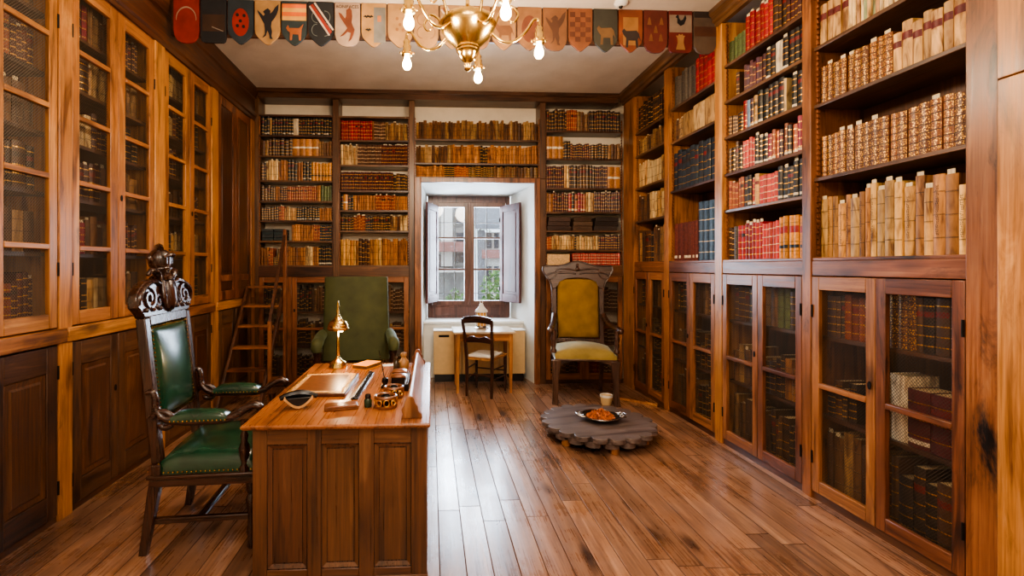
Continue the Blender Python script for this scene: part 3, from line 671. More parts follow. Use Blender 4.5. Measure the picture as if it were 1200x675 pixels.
backcase(-.207, 1.385, 'wide three-shelf bookcase above the window niche', [(1.385, 1.462)], (2.63, 2.808, 3.11), [], low=False)
backcase(1.462, 2.462, 'back-wall bookcase behind the gold armchair, right of window', [], (1.713, 1.959, 2.199, 2.505, 2.88, 3.236), [(1.467, 1.96), (1.964, 2.456)])
m = MB(); m.box(1.386, 1.4615, YB-.004, YB+.23, 0, NT_+.057); struct('trim_7', m, 'brn_z', bevel=.004)
C1, C2, C3, C4 = 'far-left back bookcase', 'back bookcase left of window', 'bookcase above the window', 'back bookcase right of window'
def brow(u0, u1, z, seq, pl, seed): row('back', u0+.018, u1-.018, z+.001, seq, pl, setback=.03, depth=.15, seed=seed)
a, b = -2.135, -1.224
brow(a, b, 3.135, [('black', 3, .2, .23), ('creamtan', 1, .2, .2), ('black', 8, .2, .23), ('white', 1, .2, .21), ('dark', 5, .2, .23), ('black', 8, .2, .23)], 'seventh shelf up in '+C1, 60)
brow(a, b, 2.88, [('old', 2, .17, .19), ('dark', 7, .19, .22), ('tanbox', 4, .21, .215), ('old', 5, .17, .2)], 'sixth shelf up in '+C1, 61)
brow(a, b, 2.572, [('dark', 2, .2, .22), ('creamtan', 5, .22, .25), ('tan', 4, .22, .26), ('black', 3, .24, .26), ('tan', 2, .22, .24), ('black', 3, .22, .24), ('law', 6, .2, .23)], 'fifth shelf up in '+C1, 62)
brow(a, b, 2.318, [('dark', 5, .15, .2), ('tan', 2, .17, .18), ('mset', 4, .16, .18), ('rust', 14, .17, .185), ('tan', 2, .19, .2), ('green', 4, .18, .2)], 'fourth shelf up in '+C1, 63)
brow(a, b, 2.073, [('dark', 7, .15, .19), ('rust', 3, .17, .19), ('creamtan', 6, .15, .18), ('black', 9, .15, .18), ('tan', 5, .15, .17)], 'third shelf up in '+C1, 64)
brow(-1.76, b, 1.819, [('tan', 12, .19, .205), ('rust', 4, .19, .2), ('navy', 6, .19, .2)], 'second shelf up in '+C1, 65)
brow(a, b, 1.511, [('tan', 3, .2, .24), ('rust', 3, .17, .22), ('dark', 2, .1, .16), ('old', 4, .18, .22), ('tan', 9, .2, .24), ('creamtan', 4, .2, .25), ('tan', 3, .22, .24), ('black', 6, .23, .25)], 'bottom shelf in '+C1, 66)
a, b = -1.15, -.275
brow(a, b, 3.084, [('crimson', 13, .24, .25), ('tan', 1, .24, .24), ('brset', 6, .22, .24), ('old', 9, .19, .23)], 'top shelf of '+C2, 67)
brow(a, b, 2.773, [('creamtan', 8, .22, .26), ('brset', 12, .25, .26), ('mset', 15, .25, .255)], 'fifth shelf up in '+C2, 68)
brow(a, b, 2.452, [('mset', 26, .23, .235), ('dark', 5, .2, .22)], 'fourth shelf up in '+C2, 69)
brow(a, b, 2.206, [('navy', 1, .18, .19), ('tanbox', 1, .19, .2), ('navy', 2, .17, .19), ('tan', 8, .18, .19), ('rust', 10, .18, .19), ('tan', 4, .17, .19)], 'third shelf up in '+C2, 70)
brow(a, b, 1.949, [('dark', 6, .17, .19), ('rust', 7, .16, .2), ('navy', 3, .17, .19), ('dark', 8, .17, .2), ('old', 5, .17, .19), ('creamtan', 4, .19, .2)], 'second shelf up in '+C2, 71)
brow(a, b, 1.511, [('vellum', 6, .3, .34), ('dark', 4, .31, .34), ('vellum', 4, .31, .33), ('tan', 10, .3, .34)], 'bottom shelf of '+C2, 72)
a, b = -.207, 1.385
brow(a, b, 3.11, [('old', 46, .2, .25)], 'top shelf of '+C3, 73)
brow(a, b, 2.808, [('old', 14, .2, .235), ('tan', 9, .2, .24), ('dark', 3, .2, .23), ('tan', 18, .2, .235)], 'middle shelf of '+C3, 74)
brow(a, b, 2.63, [('tan', 9, .13, .15), ('dark', 4, .13, .15), ('rust', 6, .12, .15), ('dark', 9, .12, .15), ('old', 16, .12, .15)], 'lowest shelf of '+C3, 75)
a, b = 1.462, 2.462
brow(a, b, 3.236, [('dark', 8, .24, .28), ('rust', 5, .26, .28), ('old', 5, .2, .26), ('dark', 12, .25, .28)], 'top shelf of '+C4, 76)
brow(a, b, 2.88, [('tanbox', 3, .28, .285), ('dark', 3, .2, .24), ('mset', 10, .17, .2), ('dark', 6, .18, .21), ('old', 4, .17, .2)], 'sixth shelf up in '+C4, 77)
brow(a, b, 2.505, [('mset', 8, .27, .29), ('creamtan', 2, .28, .29), ('dark', 9, .27, .3), ('mset', 6, .27, .29), ('tanbox', 2, .27, .28)], 'fifth shelf up in '+C4, 78)
brow(a, b, 2.199, [('tan', 2, .22, .24), ('mset', 7, .22, .25), ('mixed', 6, .22, .25), ('creamtan', 3, .23, .25), ('mset', 12, .24, .26)], 'fourth shelf up in '+C4, 79)
brow(a, b, 1.713, [('rust', 2, .15, .18), ('creamtan', 9, .16, .18), ('dark', 1, .16, .18), ('creamtan', 8, .15, .18), ('mset', 10, .17, .185)], 'second shelf up in '+C4, 80)
brow(1.80, b, 1.511, [('redcream', 24, .155, .16)], 'bottom shelf of '+C4, 81)
for q, (a, b, nm) in enumerate(((-2.13, -1.73, 'far-left back cabinet'), (-1.72, -1.23, 'back cabinet left of green chair'), (-1.14, -.28, 'back cabinet behind green chair'), (1.47, 2.45, 'back cabinet behind gold armchair'))):
    for k, z in enumerate((.061, .501, .931)):
        n = int((b-a)/.036)
        row('back', a+.02, b-.02, z, [('dark', n//2, .25, .34), ('old' if q != 3 else 'crimson', n//3, .25, .33), ('brset', n//3, .25, .3)], ('bottom', 'middle', 'top')[k]+' shelf of '+nm, setback=.062, depth=.13, seed=90+q*3+k, vis=.3)

# flat stacks: blue-grey box files, dark folios, cream box
def flatbox(name, label, cat, x0, x1, y0, y1, z0, z1, col, group=None, lab=None):
    t = thing(name, label, cat, ((x0+x1)/2, (y0+y1)/2, z0), 0, group)
    m = MB(); m.col = srgb(*col); m.box(x0, x1, y0, y1, z0, z1); m.build('cover', 'leather', t, bevel=.003)
    m = MB(); m.col = srgb(206, 190, 160); m.box(x0+.006, x1-.006, y0+.004, y1+.001, z0+.006, z1-.006)
    if lab: m.build('page_block', 'paper', t)
    return t
for s_, (x0, x1) in enumerate(((-2.10, -1.965), (-1.955, -1.82))):
    for k in range(4): flatbox('box_file', '%s blue-grey box file in the %s stack behind the ladder' % (('bottom', 'second-lowest', 'second-highest', 'top')[k], ('left-hand', 'right-hand')[s_]), 'box', x0, x1, 5.945, 6.12, 1.8205+k*.037, 1.855+k*.037, (48+6*(k % 2), 62, 66), 'blue-grey box files stacked flat')
flats = ((1.49, 1.80, (54, 34, 26)), (1.82, 2.08, (70, 50, 34)), (2.10, 2.42, (40, 32, 28)))
for k in range(3):
    for s_, (x0, x1, c) in enumerate(flats):
        flatbox('folio_volume', '%s flat dark folio in %s pile right of window' % (('bottom', 'middle', 'top')[k], ('left', 'centre', 'right')[s_]), 'book', x0+.01*k, x1-.008*((k*2+s_) % 3), 5.95, 6.13, 1.9605+k*.058, 2.0165+k*.058, tuple(v+10*((k+s_) % 3) for v in c), 'flat folios right of window', 1)
m = MB(); m.col = srgb(226, 190, 140); m.box(1.49, 1.78, 5.95, 6.12, 1.512, 1.655); m.build('storage_box', 'leather', None, loc=(1.63, 6.03, 1.512), bevel=.004, label='plain cream box on shelf above gold armchair', cat='box')

# ------------------------------------------------------------------ books
BM = ['leather', 'gilt', 'vellum', 'paper', 'gold']
def shade(c, j): return srgb(*[max(0, min(255, v*j)) for v in c])
def book_geo(m, B, fine):
    s_ = ST[B['st']]; w, h, d = B['w'], B['h'], B['d']; base = shade(B['c'], B['j']); mi = BM.index(s_['m'])
    n = 6 if fine else 2
    bul = min(.010, w*.28)
    levels = [(0, 0, base, mi)]
    nb = s_['b']
    zs = [0.0]; segs = []
    bandc = {0: shade(B['c'], B['j']*.7), 1: srgb(70, 36, 16), 2: srgb(208, 160, 84), 3: srgb(226, 200, 160)}[s_['g']]
    bh = .006 if fine else .007
    cuts = []
    for k in range(nb):
        zc = h*(k+.75)/(nb+.5); cuts.append((zc-bh/2, zc+bh/2, bandc, (4 if s_['g'] == 2 and fine else mi) if s_['g'] != 1 else 0, .0016))
    for key in ('lab', 'lab2'):
        if key in s_: c, f0, f1 = s_[key]; cuts.append((h*f0, h*f1, srgb(*c), 0, .0004))
    if s_.get('tag') and B['r'] > .35: cuts.append((h*.07, h*.14, srgb(224, 214, 190), 0, .0004))
    if 'lab' not in s_ and s_['g'] in (2,) and B['r'] < .55 and h > .17: cuts.append((h*.66, h*.76, srgb(*(((120, 30, 26) if B['r'] < .3 else (40, 28, 22)))), 0, .0004))
    cuts.sort(); z = 0.0; strip = []
    for c in cuts:
        if c[0] < z: continue
        if c[0] > z: strip.append((z, c[0], base, mi, 0))
        strip.append(c); z = c[1]
    if z < h: strip.append((z, h, base, mi, 0))
    for z0, z1, c, mm, off in strip:
        m.col = c; m.mi = mm; A = []; Bv = []
        for k in range(n+1):
            u = k/n; x = w*u; y = -(bul+off)*math.sin(PI*u)**.7 - off*.5
            A.append(m.V((x, y, z0))); Bv.append(m.V((x, y, z1)))
        for k in range(n): m.F((A[k], A[k+1], Bv[k+1], Bv[k]))
    m.col = base; m.mi = mi if mi != 1 else 0
    t_ = .0028 if fine else .0
    if fine:
        m.box(0, t_, 0, d, 0, h); m.box(w-t_, w, 0, d, 0, h)
        top = [m.V((w*k/n, -bul*math.sin(PI*k/n)**.7, h)) for k in range(n+1)]; m.F(top)
    else:
        m.box(0, w, .0005, d, 0, h)
        if B['st'] in ('old', 'mixed', 'mset', 'rust', 'creamtan') and B['r'] > .6 and 'above the window' not in B['place']: m.col = srgb(226, 214, 184); m.mi = 3; m.box(w*.1, min(w*.9, w*.1+.03), .003, .0045, h-.004, h+.012+.02*(B['r']-.6)); m.box(w*.1, w*.85, .003, .03, h+.0004, h+.003)
        m.col = srgb(196, 176, 140); m.mi = 3; m.face([(w*.12, .004, h+.0004), (w*.88, .004, h+.0004), (w*.88, d*.95, h+.0004), (w*.12, d*.95, h+.0004)])
TH = math.atan(25/550)
def px(p):
    dd = p.y*math.cos(TH)+p.x*math.sin(TH); return 530+550*(p.x*math.cos(TH)-p.y*math.sin(TH))/dd, 312-550*(p.z-1.5)/dd
blk = [(160, 225, 340, 640), (380, 455, 323, 425), (650, 730, 308, 475)]
for B in BOOKS:
    p0 = wpt(B['wall'], B['u'], B['sb'], B['z']); p1 = wpt(B['wall'], B['u']+B['w'], B['sb'], B['z']+B['h'])
    a, b = px(p0), px(p1); vis = B['vis']
    cx, cy = (a[0]+b[0])/2, (a[1]+b[1])/2
    if not (2 < cx < 1130 and 0 < cy < 672): vis = 0
    for q in blk:
        if q[0] < cx < q[1] and q[2] < cy < q[3]: vis = 0
    if B['wall'] == 'left' and cx < 4: vis = 0
    B['score'] = abs(a[0]-b[0])*abs(a[1]-b[1])*vis
BOOKS.sort(key=lambda B: -B['score'])
rest = MB()
for k, B in enumerate(BOOKS):
    loc = wpt(B['wall'], B['u'], B['sb'], B['z']); rot = WALLS[B['wall']][1]; s_ = ST[B['st']]
    if k < 300:
        w_ = s_['t']
        if B['st'] == 'mixed': w_ = CN['mixed'](B['c'])+' '+w_
        g = 'books on the '+B['place']
        t = thing('book', '%s, %s from left, %s' % (w_, ordinal(B['i']), B['place']), 'book', tuple(loc), rot, g)
        m = MB(); book_geo(m, B, True); m.build('cover', BM, t, world=False, smooth=50)
        m = MB(); m.col = srgb(214, 190, 146); m.box(.003, B['w']-.003, .002, B['d']-.005, .003, B['h']-.004); m.build('page_block', 'paper', t, world=False, smooth=0)
        if B['st'] == 'vellum' or (B['st'] in ('gilt', 'black', 'old', 'crimson') and B['r'] > .6):
            if B['r'] > .45:      # paper slip standing out of the top
                m = MB(); m.col = srgb(222, 206, 170); ww = min(.034, B['w']*.8); m.box(B['w']*.1, B['w']*.1+ww, .004, .0055, B['h']-.01, B['h']+.016+.012*B['r']); m.build('paper_slip', 'paper', t, world=False, smooth=0, label='pale paper slip')
        if B['st'] == 'vellum' and B['r'] < .5:     # faded handwriting running up the spine
            R = random.Random(k); m = MB(); m.col = srgb(60, 40, 26); z = B['h']*.25; y = -min(.010, B['w']*.28)-.0012; cw = min(.013, B['w']*.32)
            while z < B['h']*.85:
                dz = R.uniform(.006, .011); x = B['w']/2+R.uniform(-.002, .002)
                m.box(x-cw*R.uniform(.3, .6), x+cw*R.uniform(.3, .6), y, y+.0006, z, z+.0018); m.box(x-cw*.4, x-cw*.25, y, y+.0006, z, z+dz*.7)
                if R.random() > .4: m.box(x+cw*.25, x+cw*.4, y, y+.0006, z, z+dz*.8)
                z += dz
            m.build('spine_lettering', 'paint', t, world=False, smooth=0)
    else:
        rest.M = Matrix.Translation(loc) @ Matrix.Rotation(rot, 4, 'Z'); book_geo(rest, B, False)
rest.M = None
rest.build('shelved_books', BM, None, kind='stuff', label='remaining small old books filling the back and far shelves', cat='books', smooth=0)

# ------------------------------------------------------------------ furniture helpers
def sqpost(m, pts):          # square-section post through (x, y, z, half x, half y)
    m.rings([[m.V((x+a*hx, y+b*hy, z)) for a, b in ((-1, -1), (1, -1), (1, 1), (-1, 1))] for x, y, z, hx, hy in pts]); return m
def mirror(p): return p+[(-a, b) for a, b in reversed(p)]
def nails(m, pts, step=.022, r=.0052):
    for a, b in zip(pts, pts[1:]):
        a = Vector(a); b = Vector(b); n = max(1, int((b-a).length/step))
        for k in range(n): m.ball(a+(b-a)*k/n, r, 6)
def spiral(c, r0, r1, turns, ax, sgn=1, a0=0.0, n=14):
    out = []
    for k in range(n+1):
        a = a0+sgn*turns*2*PI*k/n; r = r0+(r1-r0)*k/n; u, v = r*math.cos(a), r*math.sin(a)
        out.append((c[0], c[1]+u, c[2]+v) if ax == 'x' else (c[0]+u, c[1], c[2]+v) if ax == 'y' else (c[0]+u, c[1]+v, c[2]))
    return out
LEGP = [(.016, 0), (.022, .01), (.016, .05), (.026, .09), (.018, .12), (.020, .2), (.030, .26), (.018, .29), (.028, .31), (.028, .36)]
SUPP = [(.026, 0), (.026, .02), (.014, .04), (.024, .08), (.030, .12), (.016, .16), (.022, .19), (.013, .21), (.022, .25), (.022, .27)]

# ---- carved desk chair
def carved_chair():
    t = thing('carved_armchair', 'tall carved walnut armchair with green leather and helmet crest, beside the desk', 'chair', (-1.503, 2.77, 0), rad(3.6))
    B = lambda n, m, mat, p=t, **k: m.build(n, mat, p, world=False, **k)
    for s in (-1, 1):
        m = MB(); sqpost(m, [(-.005, s*.26, 0, .019, .018), (.012, s*.26, .10, .022, .02), (.06, s*.26, .40, .028, .025), (.058, s*.26, .47, .028, .024)]); B('leg', m, 'wal_z', bevel=.004)
        m = MB(); m.lathe(LEGP, (.53, s*.25, 0), 14); B('leg', m, 'wal_z')
        m = MB(); m.box(.0, .53, s*.25-.014, s*.25+.014, .155, .185); B('stretcher', m, 'wal_x', bevel=.004)
    m = MB(); m.box(.25, .285, -.24, .24, .158, .182); B('stretcher', m, 'wal_y', bevel=.004)
    m = MB(); m.box(.03, .57, -.285, .285, .355, .405); m.box(.02, .58, -.295, .295, .398, .418); B('seat_frame', m, 'wal_x', bevel=.006)
    m = MB(); m.cushion(.075, .555, -.275, .275, .416, .50, .055, n=14); seat = B('seat', m, 'gleather', smooth=70)
    m = MB(); nails(m, [(.08, -.28, .43), (.56, -.28, .43), (.56, .28, .43), (.08, .28, .43)]); nails(m, [(.08, -.28, .43), (.08, -.28, .5)]); nails(m, [(.56, -.28, .43), (.56, -.28, .5)]); B('nail_trim', m, 'brass', seat)
    X = Matrix.Translation((.055, 0, .47)) @ Matrix.Rotation(rad(-6.0), 4, 'Y')
    m = MB(); m.M = X
    for s in (-1, 1): m.box(-.025, .025, s*.235-.025, s*.235+.025, 0, .76)
    m.box(-.022, .022, -.21, .21, .15, .20); m.box(-.022, .026, -.21, .21, .715, .77)
    B('back_frame', m, 'wal_z', bevel=.006)
    m = MB(); m.M = X; m.cushion(-.012, .018, -.205, .205, .20, .715, .035, n=14, axis='x'); pad = B('back_pad', m, 'gleather', smooth=70)
    m = MB(); m.M = X; nails(m, [(.022, -.197, .21), (.022, -.197, .705), (.022, .197, .705), (.022, .197, .21), (.022, -.197, .21)]); B('nail_trim', m, 'brass', pad)
    m = MB(); m.M = X
    m.prism(mirror([(-.255, .76), (-.275, .79), (-.31, .82), (-.312, .86), (-.285, .905), (-.235, .94), (-.17, .96), (-.1, .965), (-.06, .985)]), 'x', -.028, .024)
    crest = B('crest', m, 'wal_y', bevel=.008)
    m = MB(); m.M = X       # acanthus scrolls and drop cartouche
    m.ball((.03, 0, .875), .046, 14, .105); m.ball((.045, 0, .84), .030, 12, .055); m.torus((.03, 0, .875), .062, .012, 20, 6, 'x')
    for s in (-1, 1):
        m.tube(spiral((.026, s*.2, .86), .065, .012, 1.4, 'x', s, PI/2), .012, 6); m.tube(spiral((.028, s*.115, .84), .038, .008, 1.2, 'x', -s, 0), .010, 6)
        m.tube([(.02, s*.30, .83), (.03, s*.285, .885), (.032, s*.22, .93), (.03, s*.13, .95), (.03, s*.07, .93)], [.012, .014, .014, .013, .010], 6)
        m.tube([(.02, s*.05, .93), (.03, s*.09, .99), (.02, s*.13, 1.01), (.01, s*.155, .985)], [.016, .02, .016, .01], 6)
        m.tube([(.035, s*.05, .80), (.04, s*.07, .86), (.035, s*.055, .95)], [.012, .018, .012], 6)
        for q in range(5): m.ball((.028, s*(.10+.035*q), .80+.01*(q % 2)), .014, 7)
    B('carving', m, 'wal_z', crest, smooth=60)
    m = MB(); m.M = X       # helmet finial
    m.lathe([(.06, .955), (.065, .97), (.04, .995), (.046, 1.015), (.05, 1.02), (.058, 1.045), (.062, 1.075), (.056, 1.105), (.038, 1.125), (.01, 1.135)], (.005, 0, 0), 18)
    for q in range(5): m.bar((.055, -.03+.015*q, 1.045), (.058, -.03+.015*q, 1.085), .0045)
    m.torus((.005, 0, 1.018), .052, .009, 18, 6); m.tube([(.05, -.05, 1.08), (.075, -.02, 1.095), (.078, .02, 1.095), (.05, .05, 1.08)], .009, 6)
    m.tube([(-.01, -.065, 1.07), (-.01, -.085, 1.085), (.0, -.09, 1.065)], [.014, .016, .006], 6)
    m.tube([(.03, -.03, 1.13), (.01, 0, 1.145), (-.02, .045, 1.14), (-.02, .068, 1.115)], [.018, .022, .02, .01], 7)
    B('helmet_finial', m, 'wal_z', crest, smooth=60)
    for s in (-1, 1):
        m = MB(); y = s*.275
        m.tube([(.015, y, .845), (.045, y, .85), (.06, y, .815), (.065, y, .76), (.10, y, .715), (.17, y, .695), (.30, y, .692), (.40, y, .695), (.46, y, .715), (.52, y, .755), (.56, y, .768), (.585, y, .748), (.575, y, .722)], [.016, .02, .02, .022, .026, .028, .028, .027, .026, .026, .026, .024, .016], 10, flat=.8)
        m.tube(spiral((.10, y, .69), .065, .016, .9, 'y', -1, PI*.9), [.017]*15, 7)
        arm = B('armrest', m, 'wal_x', smooth=60)
        m = MB(); m.cushion(.15, .42, y-.042, y+.042, .70, .735, .022, n=8); p = B('arm_pad', m, 'gleather', arm, smooth=70)
        m = MB(); q = .715; nails(m, [(.15, y-.043, q-.01), (.42, y-.043, q-.01), (.42, y+.043, q-.01), (.15, y+.043, q-.01)], .02); B('nail_trim', m, 'brass', arm)
        m = MB(); m.lathe(SUPP, (.50, s*.268, .416), 14); B('arm_support', m, 'wal_z', smooth=60)
carved_chair()

# ---- desk
def desk():
    t = thing('writing_desk', 'oak pedestal writing desk with panelled end and low gallery', 'desk', (-.43, 2.84, 0))
    x0, x1 = -.822, -.018
    m = MB()
    pan = ((-.756, -.572), (-.508, -.335), (-.266, -.092)); xs = [x0]+[v for p in pan for v in p]+[x1]
    for a, b in zip(xs[::2], xs[1::2]): m.box(a, b, 2.20, 2.225, .05, .755)
    for a, b in pan: m.mi = 1; m.box(a, b, 2.20, 2.225, .675, .755); m.box(a, b, 2.20, 2.225, .05, .097)
    m.box(x0-.004, x1+.004, 2.195, 2.23, 0, .06)
    m.build('end_frame', ['oak_z', 'oak_x'], t, bevel=.004)
    for a, b in pan:
        m = MB(); m.box(a, b, 2.215, 2.222, .097, .675)
        i, s = .022, .012
        o1 = [(a, .097), (b, .097), (b, .675), (a, .675)]; o2 = [(a+i, .097+i), (b-i, .097+i), (b-i, .675-i), (a+i, .675-i)]
        A = [m.V((x, 2.203, z)) for x, z in o1]; C = [m.V((x, 2.2135, z)) for x, z in o2]
        for k in range(4): m.F((A[k], A[(k+1) % 4], C[(k+1) % 4], C[k]))
        pn = m.build('end_panel', 'oak_z', t, smooth=0)
        m = MB(); g = .0035  # thin dark wood strips stand in for shade along the panel recesses
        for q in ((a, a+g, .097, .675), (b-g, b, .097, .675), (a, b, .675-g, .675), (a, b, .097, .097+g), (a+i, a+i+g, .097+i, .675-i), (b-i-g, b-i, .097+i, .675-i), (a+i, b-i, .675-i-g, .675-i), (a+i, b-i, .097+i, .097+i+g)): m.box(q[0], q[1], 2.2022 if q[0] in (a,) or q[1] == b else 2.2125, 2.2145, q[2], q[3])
        m.build('panel_shadow_line', 'wal_z', pn, smooth=0)
    m = MB(); m.box(x0, x1, 2.225, 2.64, .03, .755); m.build('pedestal', 'oak_z', t, bevel=.004)
    m = MB(); m.box(x0, x1, 3.03, 3.49, .03, .755); m.build('pedestal', 'oak_z', t, bevel=.004)
    m = MB(); m.box(-.05, x1, 2.64, 3.03, .12, .755); m.build('modesty_panel', 'oak_y', t)
    for Y0, Y1 in ((2.25, 2.62), (3.05, 3.47)):
        for k in range(3):
            z = .08+.225*k; m = MB(); m.box(x0-.014, x0-.0, Y0, Y1, z, z+.2); d = m.build('drawer', 'oak_y', t, bevel=.004)
            m = MB(); m.ball((x0-.022, (Y0+Y1)/2, z+.1), .010, 10); m.build('knob', 'brass', d)
    m = MB(); pr = [(.0, .754), (.012, .756), (.02, .764), (.022, .772), (.016, .779), (.006, .7805)]
    rg = []
    for e, z in pr: rg.append([m.V(p) for p in ((-.838-e, 2.175-e, z), (-.024+e, 2.175-e, z), (-.024+e, 3.505+e, z), (-.838-e, 3.505+e, z))])
    m.rings(rg); m.build('desk_top', 'desktop', t, smooth=30)
    m = MB(); m.prism([(-.118, .7805), (-.112, .862), (-.104, .868), (-.094, .866), (-.054, .800), (-.048, .7805)], 'y', 2.25, 3.48); m.build('gallery', 'red_y', t, bevel=.003)
    br = [(-.138, .7805), (-.134, .80), (-.140, .82), (-.128, .84), (-.122, .862), (-.108, .882), (-.09, .884), (-.08, .872), (-.074, .850), (-.062, .836), (-.06, .815), (-.044, .80), (-.04, .7805)]
    for y in (2.225, 3.48): m = MB(); m.prism(br, 'y', y, y+.024); m.build('gallery_bracket', 'red_z', t, bevel=.003)
desk()
DT = .781
# desk things
def desk_lamp():
    t = thing('desk_lamp', 'lit brass desk lamp with small domed shade on the writing desk', 'lamp', (-.658, 3.36, DT))
    B = lambda n, m, mat, p=t: m.build(n, mat, p, world=False, smooth=50)
    m = MB(); m.lathe([(.062, 0), (.064, .012), (.056, .022), (.058, .034), (.05, .045), (.03, .058), (.016, .07), (.013, .085)], (0, 0, 0), 24); B('base', m, 'brass')
    m = MB(); m.lathe([(.010, .08), (.0125, .1), (.009, .25), (.010, .32)], (0, 0, 0), 14); B('stem', m, 'brass')
    m = MB(); m.lathe([(.070, .268), (.073, .272), (.072, .285), (.066, .305), (.060, .325), (.045, .335), (.028, .345), (.020, .36), (.018, .362), (.012, .355), (.03, .34), (.058, .32), (.068, .285), (.068, .27)], (0, 0, 0), 26, caps=False); sh = B('lamp_shade', m, 'brass')
    m = MB(); m.lathe([(.014, .355), (.016, .37), (.009, .385), (.011, .40), (.006, .42), (.009, .435), (.003, .475)], (0, 0, 0), 12); B('finial', m, 'brass', sh)
    m = MB(); m.torus((0, 0, .305), .068, .004, 26, 6); m.torus((0, 0, .282), .074, .004, 26, 6); B('shade_ring', m, 'brass', sh)
    m = MB(); m.ball((.026, -.02, .272), .017, 12); B('bulb', m, 'bulb2')
desk_lamp()
def on_desk(nm, lab, cat, x, y, rot=0.0, grp=None): return thing(nm, lab, cat, (x, y, DT), rad(rot), grp)
t = on_desk('leather_folder', 'brown tooled leather desk folder with pale ornamental border', 'folder', -.643, 2.855, 0)
m = MB(); m.box(-.17, .17, -.245, .245, 0, .02); m.build('cover', 'tooleddark', t, world=False, bevel=.004)
m = MB(); m.box(-.155, .155, -.23, .23, .0195, .0206); m.build('border_band', 'lace', t, world=False)
m = MB(); m.box(-.118, .118, -.19, .19, .0200, .0216); m.build('centre_panel', 'tooled', t, world=False)
R = random.Random(5); m = MB()
for k in range(60):
    for s in (-1, 1):
        m.ball((s*.147+R.uniform(-.008, .008), -.225+.45*k/59, .0206), .0065, 6, .002)
for k in range(40):
    for s in (-1, 1): m.ball((-.147+.294*k/39, s*.222+R.uniform(-.008, .008), .0206), .0065, 6, .002)
m.build('tooled_border', 'gold', t, world=False)
t = on_desk('rocker_blotter', 'black lacquered rocker blotter with curved tan base, near desk corner', 'blotter', -.672, 2.42, 14)
m = MB(); arc = [(-.075+.15*k/12, .052-.048*math.sin(PI*k/12)) for k in range(13)]
m.prism(arc+[(.075, .058), (-.075, .058)], 'y', -.032, .032); m.build('rocker', 'black', t, world=False, bevel=.003)
m = MB(); m.prism([(x*.96, z-.0002) for x, z in arc]+[(x*.9, z+.012) for x, z in arc[::-1]], 'y', -.0335, .0335); m.build('blotting_paper', 'vellumflat', t, world=False)
m = MB(); m.tube([(-.09, 0, .052), (-.05, 0, .066), (0, 0, .073), (.05, 0, .066), (.09, 0, .052)], [.012, .016, .018, .016, .012], 8); m.build('top_plate', 'black', t, world=False)
t = on_desk('pen_box', 'slim brown leather pen box lying near the desk front', 'box', -.452, 2.395, 14)
m = MB(); m.prism([(-.083, 0), (.083, 0), (.083, .016), (.07, .024), (-.07, .024), (-.083, .016)], 'y', -.036, .036); m.build('box_body', 'tooled', t, world=False, bevel=.004)
m = MB(); m.box(-.0832, .0832, -.0362, .0362, .011, .013); m.build('lid_seam', 'black', t, world=False)
t = on_desk('ruler', 'long black and silver ruler lying along the desk', 'ruler', -.408, 2.87, -1)
m = MB(); m.prism([(-.02, 0), (.02, 0), (.02, .006), (.0, .012), (-.02, .006)], 'y', -.32, .32); m.build('ruler_body', 'black', t, world=False, bevel=.002)
m = MB(); m.prism([(-.014, .0085), (-.004, .0125), (-.004, .0135), (-.014, .0095)], 'y', -.318, .318); m.build('silver_edge', 'silver', t, world=False)
def inkring(x, y, r, lab):
    t = on_desk('pen_stand', lab, 'pen stand', x, y, 0)
    m = MB(); m.lathe([(r*.95, 0), (r, .006), (r*.98, .012), (r*.9, .012), (r*.9, .006), (.01, .006)], (0, 0, 0), 28); m.build('stand_base', 'tooled', t, world=False)
    m = MB(); m.torus((0, 0, .052), r*.86, .009, 28, 8); m.build('top_ring', 'tooled', t, world=False)
    m = MB()
    for k in range(9):
        a = 2*PI*k/9; c = Vector((r*.93*math.cos(a), r*.93*math.sin(a), .03)); tg = Vector((-math.sin(a), math.cos(a), 0))
        pts = [c+tg*.014*math.cos(b)+Vector((0, 0, .017*math.sin(b))) for b in [2*PI*j/10 for j in range(11)]]; m.tube(pts, .0035, 5, smooth=False)
    m.build('openwork_band', 'gold', t, world=False)
    m = MB(); m.lathe([(r*.45, .008), (r*.5, .03), (r*.4, .055), (r*.3, .06), (r*.3, .05), (.002, .048)], (0, 0, 0), 18); m.build('ink_cup', 'black', t, world=False)
    return t
inkring(-.232, 2.42, .06, 'round openwork pen stand nearest the camera beside a small green bottle')
inkring(-.205, 2.60, .056, 'second round openwork pen stand behind the nearer one')
def bottle(x, y, prof, mat, lab, capm=None):
    t = on_desk('bottle', lab, 'bottle', x, y)
    m = MB(); m.lathe(prof, (0, 0, 0), 16); m.build('bottle_body', mat, t, world=False, smooth=50)
    m = MB(); z = prof[-1][1]; r = prof[-1][0]; m.lathe([(r*1.15, z-.006), (r*1.2, z+.004), (r*1.0, z+.014), (r*.4, z+.016)], (0, 0, 0), 12); m.build('stopper', capm or mat, t, world=False, smooth=50)
bottle(-.322, 2.42, [(.018, 0), (.02, .004), (.02, .035), (.013, .042), (.013, .05)], 'greenglass', 'tiny dark green ink bottle left of the pen stand', 'black')
bottle(-.19, 3.30, [(.034, 0), (.036, .01), (.036, .055), (.022, .07), (.017, .08), (.019, .1)], 'bottle', 'stout tan ceramic bottle at far end of desk gallery')
bottle(-.24, 3.27, [(.02, 0), (.021, .01), (.021, .05), (.011, .062), (.011, .075)], 'darkbottle', 'small dark bottle left of the stout tan bottle')
t = on_desk('dip_pen', 'thin upright black dip pen standing in a dark holder', 'pen', -.272, 2.80)
